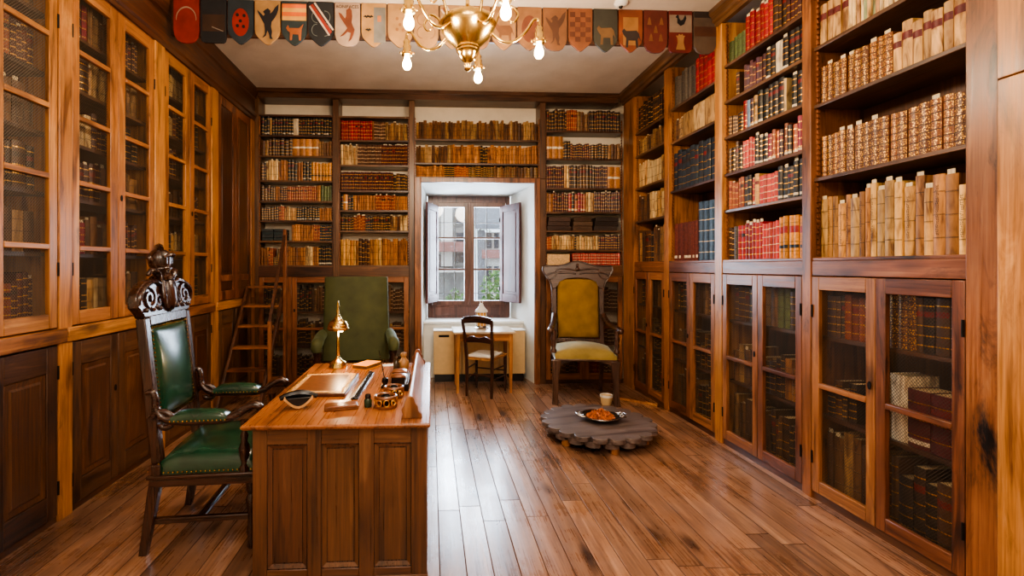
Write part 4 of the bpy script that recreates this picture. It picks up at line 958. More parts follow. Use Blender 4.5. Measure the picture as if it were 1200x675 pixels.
m = MB(); m.lathe([(.025, 0), (.027, .008), (.014, .02), (.02, .04), (.016, .055), (.004, .06)], (0, 0, 0), 14); m.build('pen_holder', 'black', t, world=False, smooth=50)
m = MB(); m.tube([(0, 0, .03), (-.02, .03, .12), (-.042, .05, .21)], [.003, .0028, .002], 6); m.build('pen_shaft', 'black', t, world=False)
for x, y, lab in ((-.20, 3.0, 'farther of two brown lidded leather boxes beside the gallery'), (-.195, 2.87, 'nearer of two brown lidded leather boxes beside the gallery')):
    t = on_desk('trinket_box', lab, 'box', x, y, 0, 'small leather boxes beside the gallery')
    m = MB(); m.box(-.042, .042, -.038, .038, 0, .05); m.build('box_body', 'black', t, world=False, bevel=.004)
    m = MB(); m.cushion(-.045, .045, -.041, .041, .05, .058, .008, n=6); m.build('lid', 'tooled', t, world=False)
t = on_desk('letter_holder', 'upright black and silver letter holder against the gallery', 'letter holder', -.143, 2.86)
m = MB(); m.box(-.014, .014, -.15, .15, 0, .04); m.build('tray', 'black', t, world=False, bevel=.003)
m = MB(); m.box(-.010, -.004, -.148, .148, .04, .052); m.box(.003, .008, -.148, .148, .04, .05); m.build('silver_rods', 'silver', t, world=False)
t = on_desk('closed_book', 'orange-yellow covered book lying at the far desk edge', 'book', -.455, 3.37, -27)
m = MB(); m.box(-.062, .062, -.095, .095, 0, .004); m.box(-.062, .062, -.095, .095, .026, .030); m.box(-.062, -.058, -.095, .095, 0, .03); m.build('cover', 'yellow', t, world=False, bevel=.001)
m = MB(); m.col = srgb(120, 90, 60); m.box(-.058, .058, -.09, .09, .004, .026); m.build('page_block', 'paper', t, world=False)
t = on_desk('letter_paper', 'white sheet of paper behind the yellow book', 'paper', -.30, 3.43, 10)
m = MB(); m.box(-.05, .05, -.035, .035, 0, .0015); m.build('sheet', 'white', t, world=False)

# ---- green wing chair behind the desk
def green_chair():
    t = thing('upholstered_armchair', 'high-backed green velvet armchair behind the far end of the desk', 'chair', (-.745, 4.72, 0), rad(8))
    B = lambda n, m, mat, p=t, **k: m.build(n, mat, p, world=False, **k)
    X = Matrix.Translation((0, .22, .52)) @ Matrix.Rotation(rad(-5), 4, 'X')
    m = MB(); m.M = X; w0, w1 = .345, .325
    n = 10; rows = []
    for j in range(n+1):
        z = .87*j/n; w = w0+(w1-w0)*j/n; zz = z
        rows.append([m.V((w*math.cos(a)*(1 if abs(math.cos(a)) > .2 else 1), -.0, zz)) if False else m.V((x*w, y, zz)) for x, y in ((-1, .05), (-1.0, -.03), (-.94, -.055), (-.6, -.07), (-.2, -.076), (.2, -.076), (.6, -.07), (.94, -.055), (1, -.03), (1, .05), (.9, .07), (-.9, .07))])
    m.rings(rows); B('backrest', m, 'gvelvet', smooth=60, bevel=.012)
    m = MB(); m.cushion(-.31, .31, -.30, .16, .40, .49, .045, n=12); B('seat', m, 'gvelvet', smooth=70)
    m = MB(); m.box(-.32, .32, -.31, .20, .33, .40); B('seat_frame', m, 'wal_x', bevel=.008)
    for s in (-1, 1):
        m = MB(); c = s*.352
        m.tube([(c-s*.01, .22, .80), (c, .05, .79), (c, -.12, .775), (c+s*.005, -.21, .77), (c+s*.005, -.25, .755), (c+s*.005, -.255, .70)], [.05, .052, .054, .056, .054, .045], 12); arm = B('arm_pad', m, 'gvelvet', smooth=70)
        m = MB(); m.lathe([(.035, .40), (.03, .45), (.042, .5), (.025, .54), (.04, .58), (.03, .63), (.042, .68), (.04, .72)], (c, -.22, 0), 14); B('arm_support', m, 'wal_z', smooth=60)
        for y in (-.27, .22): m = MB(); m.lathe([(.025, 0), (.03, .03), (.02, .08), (.034, .15), (.024, .2), (.034, .26), (.034, .40)], (s*.33 if y > 0 else c, y, 0), 14); B('leg', m, 'wal_z', smooth=60)
green_chair()

# ---- gold art-nouveau armchair
def gold_chair():
    t = thing('carved_armchair', 'art-nouveau carved armchair with ochre velvet back and domed seat, right of window', 'chair', (1.715, 5.28, 0), rad(-9.4))
    B = lambda n, m, mat, p=t, **k: m.build(n, mat, p, world=False, **k)
    for s in (-1, 1):
        m = MB(); sqpost(m, [(s*.325, -.285, 0, .034, .032), (s*.322, -.285, .06, .03, .028), (s*.318, -.285, .25, .030, .028), (s*.310, -.285, .38, .040, .032), (s*.308, -.285, .485, .052, .036)]); B('leg', m, 'wal2_z', bevel=.008)
        m = MB(); sqpost(m, [(s*.27, .33, 0, .02, .02), (s*.275, .27, .3, .022, .024), (s*.28, .26, .5, .025, .03)]); B('leg', m, 'wal2_z', bevel=.005)
    m = MB(); ap = [(-.29, .485), (-.29, .35), (-.275, .40), (-.235, .445), (-.15, .468), (0, .474)]
    m.prism(ap+[(-x, z) for x, z in ap[::-1]], 'y', -.305, -.27); m.box(-.33, .33, -.315, .27, .475, .498); m.box(-.30, -.27, -.28, .26, .43, .48); m.box(.27, .30, -.28, .26, .43, .48); B('seat_frame', m, 'wal2_x', bevel=.006)
    m = MB(); m.cushion(-.325, .325, -.31, .24, .497, .56, .085, n=16); B('seat', m, 'yvelvet2', smooth=75)
    X = Matrix.Translation((0, .25, .48)) @ Matrix.Rotation(rad(-5.5), 4, 'X')
    m = MB(); m.M = X
    for s in (-1, 1):
        sqpost(m, [(s*.275, 0, 0, .03, .024), (s*.272, 0, .3, .027, .022), (s*.28, 0, .7, .03, .022), (s*.285, 0, .84, .035, .022)])
    m.box(-.25, .25, -.02, .02, .11, .16); B('back_frame', m, 'wal2_z', bevel=.006)
    m = MB(); m.M = X
    cr = [(-.22, .80), (-.25, .76), (-.295, .74), (-.335, .84), (-.385, .915), (-.415, .975), (-.405, 1.025), (-.36, 1.04), (-.27, 1.035), (-.17, 1.045), (-.09, 1.075), (0, 1.095)]
    inner = [(-.10, .865), (-.17, .85)]
    m.prism(cr+[(-x, z) for x, z in cr[::-1]][1:]+[(.17, .85), (.10, .872), (0, .878), (-.10, .872), (-.17, .85)], 'y', -.03, .03); crest = B('crest', m, 'wal2_x', bevel=.010)
    m = MB(); m.M = X
    for s in (-1, 1):
        m.tube([(0, -.034, .97), (s*.10, -.036, .985), (s*.20, -.036, .995), (s*.25, -.036, .975), (s*.22, -.036, .94), (s*.12, -.036, .945), (s*.02, -.036, .93)], .010, 6)
        m.tube([(s*.19, -.034, .955), (s*.27, -.036, .945), (s*.345, -.036, .925), (s*.365, -.036, .89), (s*.325, -.036, .865), (s*.28, -.036, .885), (s*.25, -.036, .93)], .010, 6)
        m.tube([(s*.405, -.03, 1.02), (s*.41, -.034, .97), (s*.37, -.034, .90), (s*.32, -.034, .82), (s*.295, -.03, .72)], .009, 6)
        m.tube([(s*.40, -.03, 1.028), (s*.27, -.034, 1.028), (s*.16, -.034, 1.04), (0, -.03, 1.085)], .009, 6)
    m.ball((0, -.03, .985), .028, 10); m.ball((0, -.03, 1.03), .018, 8, .03)
    B('carving', m, 'wal2_x', crest, smooth=60)
    m = MB(); m.M = X; pd = [(-.235, .17), (.235, .17), (.24, .5), (.238, .78), (.215, .835), (.15, .862), (0, .872), (-.15, .862), (-.215, .835), (-.238, .78), (-.24, .5)]
    rs = [[m.V((x*k, y, .5+(z-.5)*k)) for x, z in pd] for k, y in ((1, .0), (1, -.03), (.96, -.048), (.8, -.062), (.5, -.07), (.1, -.073))]
    m.rings(rs); B('back_pad', m, 'yvelvet', smooth=75)
    for s in (-1, 1):
        m = MB(); m.tube([(s*.285, .21, .93), (s*.30, .12, .875), (s*.32, 0, .835), (s*.345, -.12, .815), (s*.365, -.235, .815), (s*.37, -.285, .80), (s*.368, -.27, .775)], [.03, .03, .03, .032, .035, .033, .018], 10, flat=.8)
        m.tube(spiral((s*.365, -.265, .80), .03, .01, 1.2, 'y', 1), .012, 6); B('armrest', m, 'wal2_y', smooth=60)
        m = MB(); m.lathe([(.03, .555), (.034, .58), (.02, .60), (.03, .64), (.022, .67), (.034, .71), (.022, .74), (.03, .79), (.03, .80)], (s*.335, -.245, 0), 12); B('arm_support', m, 'wal2_z', smooth=60)
gold_chair()
t = thing('ceramic_pot', 'small white and tan pot on floor behind gold armchair leg', 'pot', (1.90, 5.01, 0))
m = MB(); m.lathe([(.045, 0), (.055, .02), (.062, .07), (.066, .105), (.058, .105), (.05, .06), (.002, .05)], (0, 0, 0), 20); m.build('pot_body', 'cream', t, world=False, smooth=50)
m = MB(); m.lathe([(.0665, .085), (.068, .107), (.062, .109), (.057, .104)], (0, 0, 0), 20, caps=False); m.build('rim', 'white', t, world=False, smooth=50)
m = MB(); a, b = Vector((2.02, 5.30, .011)), Vector((2.43, 4.93, .011)); d = (b-a).normalized(); n = Vector((-d.y, d.x, 0))*.018
m.prism([((a+n).x, (a+n).y), ((b+n).x, (b+n).y), ((b-n).x, (b-n).y), ((a-n).x, (a-n).y)], 'z', 0, .022); m.build('wooden_batten', 'pine_x', None, loc=(2.22, 5.11, 0), bevel=.003, label='thin pale batten on floor beside gold armchair', cat='batten')

# ---- gear table with dish
t = thing('gear_table', 'low round wooden gear wheel used as table on the floor', 'table', (1.47, 4.09, 0), rad(10))
def gear(r, dep, n, ph, jag=.6):
    return [(R_*math.cos(a), R_*math.sin(a)) for a, R_ in [(2*PI*k/(n*8)+ph, r-dep+dep*abs(math.sin(PI*((k % 8)+.0)/8))**jag) for k in range(n*8)]]
m = MB(); m.prism(gear(.495, .062, 20, 0, .5), 'z', .102, .140); m.build('table_top', 'gearw', t, world=False, smooth=25, bevel=.004)
m = MB(); m.prism(gear(.455, .06, 18, .1, .5), 'z', .052, .101); m.build('lower_gear', 'gearw', t, world=False, smooth=25)
for k in range(6):
    a = 2*PI*k/6+.35; m = MB(); m.lathe([(.035, 0), (.038, .02), (.032, .052)], (.39*math.cos(a), .39*math.sin(a), 0), 12); m.build('foot', 'pine_z', t, world=False)
t = thing('brazier_dish', 'dark dish with silver scroll handles heaped with russet petals on gear table', 'dish', (1.50, 4.09, .1405), rad(-8))
m = MB(); m.lathe([(.07, 0), (.075, .006), (.12, .02), (.155, .034), (.168, .04), (.166, .044), (.15, .042), (.11, .026), (.06, .014), (.002, .012)], (0, 0, 0), 28); m.build('bowl', 'black', t, world=False, smooth=50)
m = MB(); m.torus((0, 0, .043), .162, .006, 36, 6)
for s in (-1, 1):
    for q in (-1, 1): m.tube(spiral((s*.185, q*.03, .045), .03, .008, 1.3, 'z', s*q), .006, 6)
    m.tube([(s*.15, -.07, .043), (s*.20, -.05, .05), (s*.215, 0, .055), (s*.20, .05, .05), (s*.15, .07, .043)], .007, 6)
m.build('silver_handles', 'silver', t, world=False, smooth=60)
R = random.Random(9); m = MB()
for k in range(340):
    a = R.uniform(0, 2*PI); r = .11*R.random()**.6; z = .03+.06*max(0, 1-r/.115)*R.uniform(.5, 1.1); c = Vector((r*math.cos(a), r*math.sin(a), z)); d = Vector((R.gauss(0, 1), R.gauss(0, 1), R.gauss(0, .5))).normalized(); e = d.orthogonal(); L = R.uniform(.012, .024)
    f = d.cross(e)*.006
    m.face([c-d*L, c+e*L*.7+f, c+d*L, c-e*L*.7+f])
m.lathe([(.1, .02), (.08, .045), (.04, .07), (.002, .08)], (0, 0, 0), 14)
m.build('dried_petals', 'embers', t, world=False, smooth=0)

# ---- small pine desk, chair, lantern, radiator in the niche
t = thing('small_table', 'small pine table with pale top under the window', 'table', (.63, 5.73, 0))
m = MB(); m.box(.262, .995, 5.475, 5.985, .705, .73); m.build('table_top', 'paletop', t, bevel=.005)
for x in (.315, .945):
    for y in (5.53, 5.94): m = MB(); sqpost(m, [(x, y, 0, .015, .015), (x, y, .60, .024, .024), (x, y, .705, .024, .024)]); m.build('leg', 'pine_z', t, bevel=.003)
m = MB(); m.box(.335, .925, 5.515, 5.54, .615, .705); m.box(.335, .925, 5.93, 5.955, .615, .705); m.box(.30, .325, 5.55, 5.92, .615, .705); m.box(.935, .96, 5.55, 5.92, .615, .705); m.build('apron', 'pine_x', t, bevel=.003)
m = MB(); m.box(.93, .955, 5.55, 5.92, .10, .125); m.build('stretcher', 'pine_y', t)
t = thing('wooden_chair', 'small dark ladder-back chair with white cushion facing the window table', 'chair', (.555, 5.355, 0), rad(-27))
B = lambda n, m, mat, p=t, **k: m.build(n, mat, p, world=False, **k)
for s in (-1, 1):
    m = MB(); sqpost(m, [(s*.150, -.01, 0, .014, .016), (s*.155, .0, .43, .017, .018), (s*.165, -.04, .70, .015, .016), (s*.178, -.085, .90, .014, .014)]); B('leg', m, 'wal_z', bevel=.003)
    m = MB(); m.lathe([(.012, 0), (.016, .05), (.018, .43)], (s*.185, .38, 0), 10); B('leg', m, 'wal_z')
    m = MB(); m.bar((s*.152, 0, .2), (s*.185, .38, .19), .010); m.bar((s*.152, 0, .32), (s*.185, .38, .31), .010); B('stretcher', m, 'wal_y')
m = MB(); m.bar((-.185, .38, .25), (.185, .38, .25), .010); m.bar((-.152, 0, .25), (.152, 0, .25), .010); B('stretcher', m, 'wal_x')
for z0, z1, c, nm in ((.845, .915, .025, 'top_rail'), (.62, .675, .02, 'back_slat')):
    m = MB(); pts = [(-.172+.344*k/10, z1+c*math.sin(PI*k/10)-(0 if nm == 'top_rail' else .012*math.cos(4*PI*k/10))) for k in range(11)]; lo = [(x, z0+c*.6*math.sin(PI*k/10)) for k, (x, z) in enumerate(pts)]
    yy = -.075 if nm == 'top_rail' else -.028
    m.prism(lo+pts[::-1], 'y', yy-.010, yy+.010); B(nm, m, 'wal_x', bevel=.003)
m = MB(); m.prism([(-.17, -.01), (.17, -.01), (.205, .40), (-.205, .40)], 'z', .425, .452); B('seat', m, 'tan_rush')
m = MB(); m.cushion(-.155, .155, .02, .37, .453, .475, .018, n=8); B('cushion', m, 'white', label='thin white seat cushion')
t = thing('lantern', 'small white birdcage lantern standing on the window table', 'lantern', (.625, 5.80, .731))
m = MB(); m.lathe([(.085, 0), (.088, .012), (.07, .02), (.068, .035)], (0, 0, 0), 20); m.build('base', 'silver', t, world=False)
m = MB(); m.lathe([(.06, .03), (.06, .20)], (0, 0, 0), 20, caps=False); m.build('pane', 'amberglass', t, world=False)
m = MB()
for k in range(10): a = 2*PI*k/10; m.bar((.064*math.cos(a), .064*math.sin(a), .03), (.064*math.cos(a), .064*math.sin(a), .205), .003)
m.torus((0, 0, .205), .068, .006, 20, 6); m.torus((0, 0, .12), .066, .003, 20, 6); m.build('cage', 'white', t, world=False)
m = MB(); m.lathe([(.08, .205), (.076, .22), (.05, .25), (.03, .275), (.022, .30), (.01, .31)], (0, 0, 0), 20); m.torus((0, 0, .325), .018, .004, 14, 6, 'y'); m.build('lantern_roof', 'white', t, world=False)
t = thing('radiator_cabinet', 'cream radiator cabinet under the window sill behind small table', 'radiator', (.63, 6.15, 0))
for a, b in ((.036, .40), (.404, .88), (.884, 1.04), (1.044, 1.222)): m = MB(); m.box(a, b, 6.05, 6.28, .105, .66); m.build('panel', 'cream', t, bevel=.005)
m = MB(); m.box(.03, 1.228, 6.04, 6.29, .66, .675); m.build('cabinet_top', 'white', t, bevel=.004)
m = MB(); m.box(.05, 1.21, 6.09, 6.27, 0, .105); m.build('plinth', 'black', t)
m = MB(); m.box(.10, .235, 6.046, 6.0502, .585, .615); m.build('grille', 'iron', t)

# ---- library ladder
t = thing('library_ladder', 'dark wooden library ladder with treads and tall rail in left corner', 'ladder', (-1.92, 5.1, 0))
LX0, LX1 = -2.115, -1.70; zt = 1.26; P = lambda f: (4.70+.85*f, zt*f)
for x in (LX0, LX1): m = MB(); m.prism([(4.66, 0), (4.75, 0), (5.60, 1.29), (5.53, 1.29)], 'x', x-.014, x+.014); m.build('stringer', 'darkp_y', t, bevel=.003)
for k in range(1, 7): y, z = P(k/6); m = MB(); m.box(LX0+.014, LX1-.014, y-.06, y+.07, z-.012, z+.012); m.build('tread', 'red_x', t, bevel=.003)
for x, y, h, nm in ((-1.665, 5.44, 1.92, 'rail_post'), (-1.665, 4.93, .93, 'newel_post')): m = MB(); m.box(x-.018, x+.018, y-.018, y+.018, 0, h); m.build(nm, 'red_z', t, bevel=.004)
m = MB(); m.prism([(4.93, .90), (4.93, .945), (5.44, 1.89), (5.44, 1.84)], 'x', -1.680, -1.650); m.build('handrail', 'darkp_y', t)
for x in (LX0, LX1): m = MB(); m.box(x-.016, x+.016, 5.56, 5.595, 0, 1.25); m.build('rear_leg', 'darkp_z', t)

# ---- chandelier
def chandelier():
    t = thing('chandelier', 'brass five-arm chandelier with lit bulbs hanging from the ceiling', 'chandelier', (.25, 3.20, HC))
    def B(n, m, mat, p=t, **k):
        if n not in ('canopy', 'rod'): m.v = [v*.93+Vector((0, 0, -.18)) for v in m.v]
        return m.build(n, mat, p, world=False, smooth=60, **k)
    m = MB(); m.lathe([(.011, -.05), (.011, -.26)], (0, 0, 0), 12); B('rod', m, 'brass')
    m = MB(); m.lathe([(.07, 0), (.075, -.02), (.05, -.04), (.02, -.06)], (0, 0, 0), 20); B('canopy', m, 'brass')
    m = MB(); m.lathe([(.012, -.05), (.012, -.12), (.03, -.14), (.03, -.16), (.014, -.18), (.016, -.26), (.05, -.28), (.06, -.31), (.03, -.34)], (0, 0, 0), 16); B('stem', m, 'brass')
    m = MB(); m.lathe([(.05, -.33), (.15, -.345), (.205, -.375), (.21, -.40), (.195, -.44), (.16, -.49), (.115, -.535), (.085, -.56), (.088, -.575), (.075, -.585)], (0, 0, 0), 28); B('bowl', m, 'brass')
    m = MB(); m.lathe([(.078, -.58), (.08, -.595), (.06, -.61), (.062, -.63), (.04, -.66), (.022, -.68), (.028, -.695), (.02, -.71), (.024, -.725), (.008, -.74)], (0, 0, 0), 20); B('pendant_finial', m, 'brass')
    for k in range(5):
        a = rad(4+72*k); c, s = math.cos(a), math.sin(a); P = lambda r, z: (r*c, r*s, z)
        m = MB(); m.tube([P(.15, -.42), P(.25, -.50), P(.35, -.50), P(.44, -.42), P(.50, -.33), P(.54, -.335), P(.545, -.39)], [.012, .013, .012, .011, .010, .010, .011], 8)
        m.tube([P(.20, -.40), P(.24, -.30), P(.32, -.24), P(.38, -.30), P(.34, -.36), P(.30, -.33)], [.010, .010, .010, .009, .008, .007], 7)
        arm = B('arm', m, 'brass')
        m = MB(); m.lathe([(.012, -.37), (.03, -.395), (.022, -.415), (.034, -.43), (.03, -.46), (.042, -.485), (.04, -.505), (.02, -.51)], P(.54, 0), 14)
        for q in range(6): b = 2*PI*q/6; m.tube([(.54*c+.03*math.cos(b), .54*s+.03*math.sin(b), -.47), (.54*c+.05*math.cos(b), .54*s+.05*math.sin(b), -.49), (.54*c+.058*math.cos(b), .54*s+.058*math.sin(b), -.475)], [.007, .006, .003], 5)
        B('socket', m, 'brass', arm)
        m = MB(); m.lathe([(.016, -.505), (.022, -.53), (.034, -.565), (.034, -.59), (.022, -.612), (.004, -.62)], P(.54, 0), 16); B('bulb', m, 'bulb', arm)
chandelier()
t = thing('smoke_detector', 'small round white smoke detector on ceiling before the shields', 'detector', (1.58, 3.84, HC))
m = MB(); m.lathe([(.055, 0), (.055, -.02), (.04, -.035), (.03, -.038)], (0, 0, 0), 20); m.build('cover', 'white', t, world=False)
m = MB(); m.lathe([(.018, -.037), (.012, -.052), (.002, -.055)], (0, 0, 0), 12); m.build('sensor', 'black', t, world=False)

# ---- heraldic shields under the ceiling
m = MB(); m.box(XL+.055, XR-.08, 3.965, 3.99, HC-.30, HC); struct('trim_6', m, 'darkp_x')
SH0, PW, SHH = -2.115, .2185, .365
BEAST = {
 'eagle': [(-.02, .285), (.005, .30), (.025, .28), (.022, .255), (.04, .27), (.065, .31), (.092, .335), (.088, .29), (.075, .25), (.055, .215), (.035, .19), (.03, .15), (.038, .11), (.034, .07), (.045, .045), (.02, .05), (.012, .09), (.0, .115), (-.012, .075), (-.04, .055), (-.02, .085), (-.02, .13), (-.025, .17), (-.045, .205), (-.075, .26), (-.082, .285), (-.06, .265), (-.03, .235), (-.02, .25), (-.035, .27)],
 'lion': [(-.01, .30), (.02, .32), (.035, .30), (.04, .25), (.035, .20), (.045, .17), (.06, .14), (.05, .10), (.035, .06), (.01, .04), (.02, .07), (.03, .11), (.0, .12), (-.03, .09), (-.06, .08), (-.03, .11), (.0, .15), (-.02, .18), (-.06, .24), (-.075, .28), (-.05, .27), (-.02, .23), (-.01, .25)],
 'bull': [(-.075, .20), (-.06, .22), (-.04, .20), (.05, .205), (.07, .18), (.085, .12), (.07, .15), (.06, .13), (.065, .06), (.045, .06), (.04, .12), (-.02, .12), (-.025, .06), (-.045, .06), (-.04, .14), (-.065, .17)],
 'dog': [(-.065, .20), (-.05, .225), (-.04, .20), (.04, .20), (.075, .235), (.06, .19), (.055, .10), (.04, .10), (.035, .15), (-.015, .15), (-.02, .10), (-.035, .10), (-.035, .165), (-.055, .18)],
 'rooster': [(-.03, .33), (-.045, .31), (-.03, .30), (-.03, .26), (.0, .235), (.03, .25), (.05, .30), (.04, .33), (.02, .29), (.0, .28), (-.015, .30), (-.018, .325)],
 'tower': [(-.04, .03), (-.025, .09), (-.028, .13), (-.04, .15), (-.02, .15), (-.015, .165), (0, .155), (.015, .165), (.02, .15), (.04, .15), (.028, .13), (.025, .09), (.04, .03)],
 'bird': [(-.03, .0), (-.01, .012), (0, .005), (.01, .015), (.03, .0), (.008, -.004), (0, -.012), (-.01, -.004)],
}
def shield_poly(kind, w):
    if kind == 'round': return mirror_bottom([(w, SHH), (w, .10), (w*.9, .055), (w*.7, .022), (w*.4, .005), (0, 0)])
    if kind == 'flat': return mirror_bottom([(w, SHH), (w, .05), (w*.92, .02), (w*.75, .008), (0, .008)])
    return mirror_bottom([(w, SHH), (w, .12), (w*.93, .085), (w*.72, .055), (w*.45, .03), (w*.2, .008), (0, 0)])
def mirror_bottom(h): return h+[(-x, z) for x, z in h[-2::-1]]
T = (206, 160, 104)
SHD = [
 ('round', (176, 52, 34), [('crescent', (200, 170, 150))], 'red shield with thin white crescent, at the left end'),
 ('flat', (38, 40, 46), [('rect', (74, 50, 34), -.09, .09, .10, .24), ('lance', (170, 160, 150))], 'dark shield with pale lance, second from left'),
 ('point', (50, 62, 72), [('oval', (176, 48, 36)), ('dots', (24, 18, 18))], 'slate shield with a red oval and black dots'),
 ('point', T, [('eagle', (30, 30, 40))], 'tan shield with a black winged creature'),
 ('point', (54, 70, 74), [('stripes', (226, 120, 50)), ('dog', (196, 110, 60), 0, -.06)], 'teal shield with orange stripes above an orange hound'),
 ('point', (36, 40, 46), [('arcs', (120, 130, 130)), ('bend', (176, 56, 40))], 'black shield with a red and white diagonal band'),
 ('round', (212, 180, 156), [('lion', (140, 74, 46)), ('text', (84, 58, 44))], 'pinkish white shield with a rearing brown lion and lettering'),
 ('point', (214, 164, 100), [('rect', (136, 134, 130), .0, .098, .035, .33), ('birds', (40, 34, 30)), ('rect', (210, 130, 70), .03, .06, .21, .26)], 'shield half tan half grey with two small black birds'),
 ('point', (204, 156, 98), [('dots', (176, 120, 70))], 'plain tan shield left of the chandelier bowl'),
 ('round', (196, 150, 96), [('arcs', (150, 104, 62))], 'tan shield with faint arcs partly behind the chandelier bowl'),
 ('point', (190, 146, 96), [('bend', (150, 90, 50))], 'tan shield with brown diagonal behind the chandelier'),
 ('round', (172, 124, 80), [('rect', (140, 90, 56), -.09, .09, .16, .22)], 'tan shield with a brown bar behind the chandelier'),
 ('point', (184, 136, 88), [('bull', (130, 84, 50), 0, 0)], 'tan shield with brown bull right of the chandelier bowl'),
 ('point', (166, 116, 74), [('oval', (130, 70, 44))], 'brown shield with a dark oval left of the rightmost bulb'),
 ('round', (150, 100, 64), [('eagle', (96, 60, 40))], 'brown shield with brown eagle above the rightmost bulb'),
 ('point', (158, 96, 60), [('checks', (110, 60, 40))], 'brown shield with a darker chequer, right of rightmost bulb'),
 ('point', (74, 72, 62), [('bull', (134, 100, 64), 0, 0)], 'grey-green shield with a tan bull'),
 ('point', (160, 84, 50), [('rect', (190, 134, 76), -.065, .065, .06, .30), ('bull', (62, 50, 46), 0, -.02)], 'rust shield with tan panel and dark horse'),
 ('round', (122, 52, 40), [('figs', (150, 96, 58))], 'dark red shield with small tan figures'),
 ('flat', (128, 42, 34), [('rect', (160, 140, 122), -.098, .098, .18, .33), ('rooster', (28, 26, 28)), ('tower', (190, 140, 86))], 'shield with black rooster above a tan tower on red'),
 ('round', (116, 96, 80), [('rect', (100, 62, 44), -.098, .098, .15, .235), ('rect', (60, 46, 40), -.098, .098, .31, .36)], 'grey-brown barred shield at the right end'),
]
def emblem(t, e, w, lift=0.0):
    k, col = e[0], tuple(c*.85 for c in e[1]); m = MB(); m.col = srgb(*col); y0, y1 = -.0165-lift, -.0144; nm = 'painted_'+{'rect': 'panel', 'dots': 'dots', 'arcs': 'arcs', 'text': 'lettering', 'figs': 'figures', 'checks': 'chequer', 'birds': 'birds', 'stripes': 'stripes', 'bend': 'band'}.get(k, k)
    if k == 'crescent':
        o = [(.082*math.cos(a), .20+.10*math.sin(a)) for a in [PI*(-.02+1.04*j/16) for j in range(17)]]; i = [(.078*math.cos(a), .19+.098*math.sin(a)) for a in [PI*(-.02+1.04*j/16) for j in range(17)]][::-1]; m.prism(o+i, 'y', y0, y1)
    elif k == 'lance': m.prism([(-.01, .14), (.08, .105), (.08, .098), (-.012, .132)], 'y', y0-.001, y1-.002)
    elif k == 'rect': m.prism([(e[2], e[4]), (e[3], e[4]), (e[3], e[5]), (e[2], e[5])], 'y', y0+.001, y1)
    elif k == 'oval': m.prism([(.068*math.cos(a), .18+.115*math.sin(a)) for a in [2*PI*j/20 for j in range(20)]], 'y', y0+.001, y1)
    elif k == 'dots':
        for x, z in ((-.025, .24), (.03, .235), (0, .19), (-.025, .15), (.025, .145)): m.prism([(x+.013*math.cos(a), z+.014*math.sin(a)) for a in [2*PI*j/10 for j in range(10)]], 'y', y0-.0008, y1-.001)
    elif k == 'stripes':
        for j in range(4): z = .205+.034*j; m.col = srgb(*((226, 110, 46) if j % 2 else (222, 168, 84))); m.prism([(-.098, z), (.098, z), (.098, z+.034), (-.098, z+.034)], 'y', y0, y1)
    elif k == 'bend':
        m.prism([(-.095, .33), (-.065, .345), (.09, .12), (.07, .09)], 'y', y0, y1)
        m.col = srgb(206, 190, 176)
        for a, b in (((-.098, .322), (.064, .083)), ((-.058, .35), (.095, .128))): m.prism([a, (a[0]+.012, a[1]+.008), (b[0]+.012, b[1]+.008), b], 'y', y0-.001, y1-.001)
    elif k == 'arcs':
        for s in (-1, 1):
            for z in (.13, .24): m = MB(); m.col = srgb(*col); m.tube([(s*(.03+.045*math.sin(PI*j/6)), -.0145, z+.05*math.cos(PI*j/6)) for j in range(7)], .003, 5); m.build('painted_arc', 'paint', t, world=False, smooth=0)
        return
    elif k == 'birds':
        for x, z in ((-.06, .25), (-.03, .25), (-.045, .14)): m.prism([(x+a*.9, z+b) for a, b in BEAST['bird']], 'y', y0-.001, y1)
    elif k == 'figs':
        for x, z in ((-.055, .24), (.05, .24), (0, .17), (-.04, .10), (.045, .10)): m.prism([(x-.018, z), (x+.018, z), (x+.008, z+.05), (x, z+.065), (x-.008, z+.05)], 'y', y0, y1)
    elif k == 'checks':
        for i in range(6):
            for j in range(4):
                if (i+j) % 2: m.prism([(-.09+.045*j, .08+.042*i), (-.045+.045*j, .08+.042*i), (-.045+.045*j, .122+.042*i), (-.09+.045*j, .122+.042*i)], 'y', y0, y1)
    elif k == 'text':
        cu = bpy.data.curves.new('lettering', 'FONT'); cu.body = 'BONIFACES'; cu.size = .036; cu.align_x = 'CENTER'; cu.extrude = .001
        o = bpy.data.objects.new('lettering', cu); COL.objects.link(o); dg = bpy.context.evaluated_depsgraph_get(); me = bpy.data.meshes.new_from_object(o.evaluated_get(dg)); bpy.data.objects.remove(o)
        q = [m.V((v.co.x, -.0155-v.co.z, .318+v.co.y)) for v in me.vertices]
        for f in me.polygons: m.F([q[i] for i in f.vertices])
    else:
        dx, dz = (e[2], e[3]) if len(e) > 3 else (0, 0); m.prism([(x+dx, z+dz) for x, z in BEAST[k]], 'y', y0-.0015, y1)
    m.build(nm, 'paint', t, world=False, smooth=0)
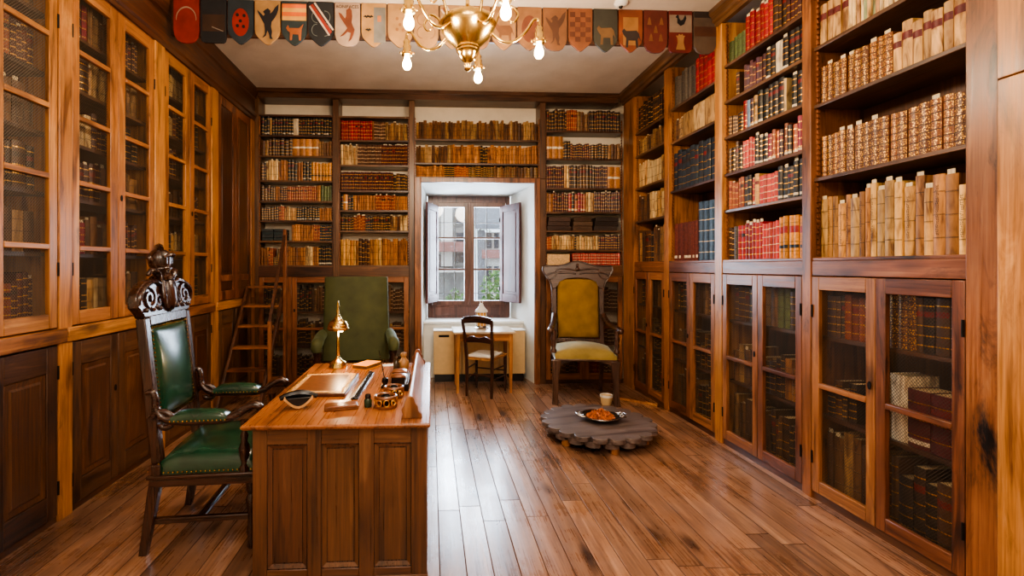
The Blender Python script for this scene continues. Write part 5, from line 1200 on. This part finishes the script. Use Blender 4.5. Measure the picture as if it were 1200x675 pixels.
for k, (kind, col, ems, lab) in enumerate(SHD):
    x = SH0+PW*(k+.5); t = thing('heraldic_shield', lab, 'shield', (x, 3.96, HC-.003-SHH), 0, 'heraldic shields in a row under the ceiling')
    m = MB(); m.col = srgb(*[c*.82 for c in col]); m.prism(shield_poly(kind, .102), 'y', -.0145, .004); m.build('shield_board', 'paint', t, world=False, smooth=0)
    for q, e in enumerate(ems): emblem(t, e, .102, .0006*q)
# ------------------------------------------------------------------ camera, light
cam = bpy.data.cameras.new('camera'); co = bpy.data.objects.new('camera', cam); COL.objects.link(co)
co.location = (0, 0, 1.5); co.rotation_euler = (PI/2, 0, -TH)
cam.sensor_width = 36; cam.lens = 550*36/1200; cam.shift_x = 70/1200; cam.shift_y = -25.5/1200; cam.clip_start = .05
S.camera = co
def lamp(name, typ, loc, power, col, rot=None, **k):
    l = bpy.data.lights.new(name, typ); l.energy = power; l.color = col
    for a, v in k.items(): setattr(l, a, v)
    o = bpy.data.objects.new(name, l); COL.objects.link(o); o.location = loc
    if rot: o.rotation_euler = rot
    return o
WARM = (1.0, .79, .57)
for k in range(5):
    a = rad(4+72*k); lamp('bulb_light', 'POINT', (.25+.502*math.cos(a), 3.20+.502*math.sin(a), 2.91), 30, WARM, shadow_soft_size=.05)
for x, y in ((-.9, -.9), (1.0, -.9), (0.1, .3)): lamp('fill_light', 'POINT', (x, y, 3.1), 62, (1, .87, .72), shadow_soft_size=.25)  # unseen fill lights added overhead to brighten the room, no fixtures there
lamp('desk_bulb_light', 'POINT', (-.63, 3.335, 1.02), 5, (1, .72, .42), shadow_soft_size=.03)
lamp('daylight', 'AREA', (.54, NY+.3, 1.75), 185, (.78, .89, 1.0), rot=(-PI/2, 0, 0), shape='RECTANGLE', size=1.1, size_y=1.5)
lamp('sun', 'SUN', (0, 0, 10), 2.0, (1, .97, .92), rot=(rad(40), 0, rad(-30)), angle=.05)
w = bpy.data.worlds.new('world'); S.world = w; w.use_nodes = True
bg = w.node_tree.nodes['Background']; bg.inputs[0].default_value = (.80, .90, 1.0, 1); bg.inputs[1].default_value = 2.2
S.view_settings.view_transform = 'AgX'
S.view_settings.look = 'AgX - Medium High Contrast'
S.view_settings.exposure = 0.3
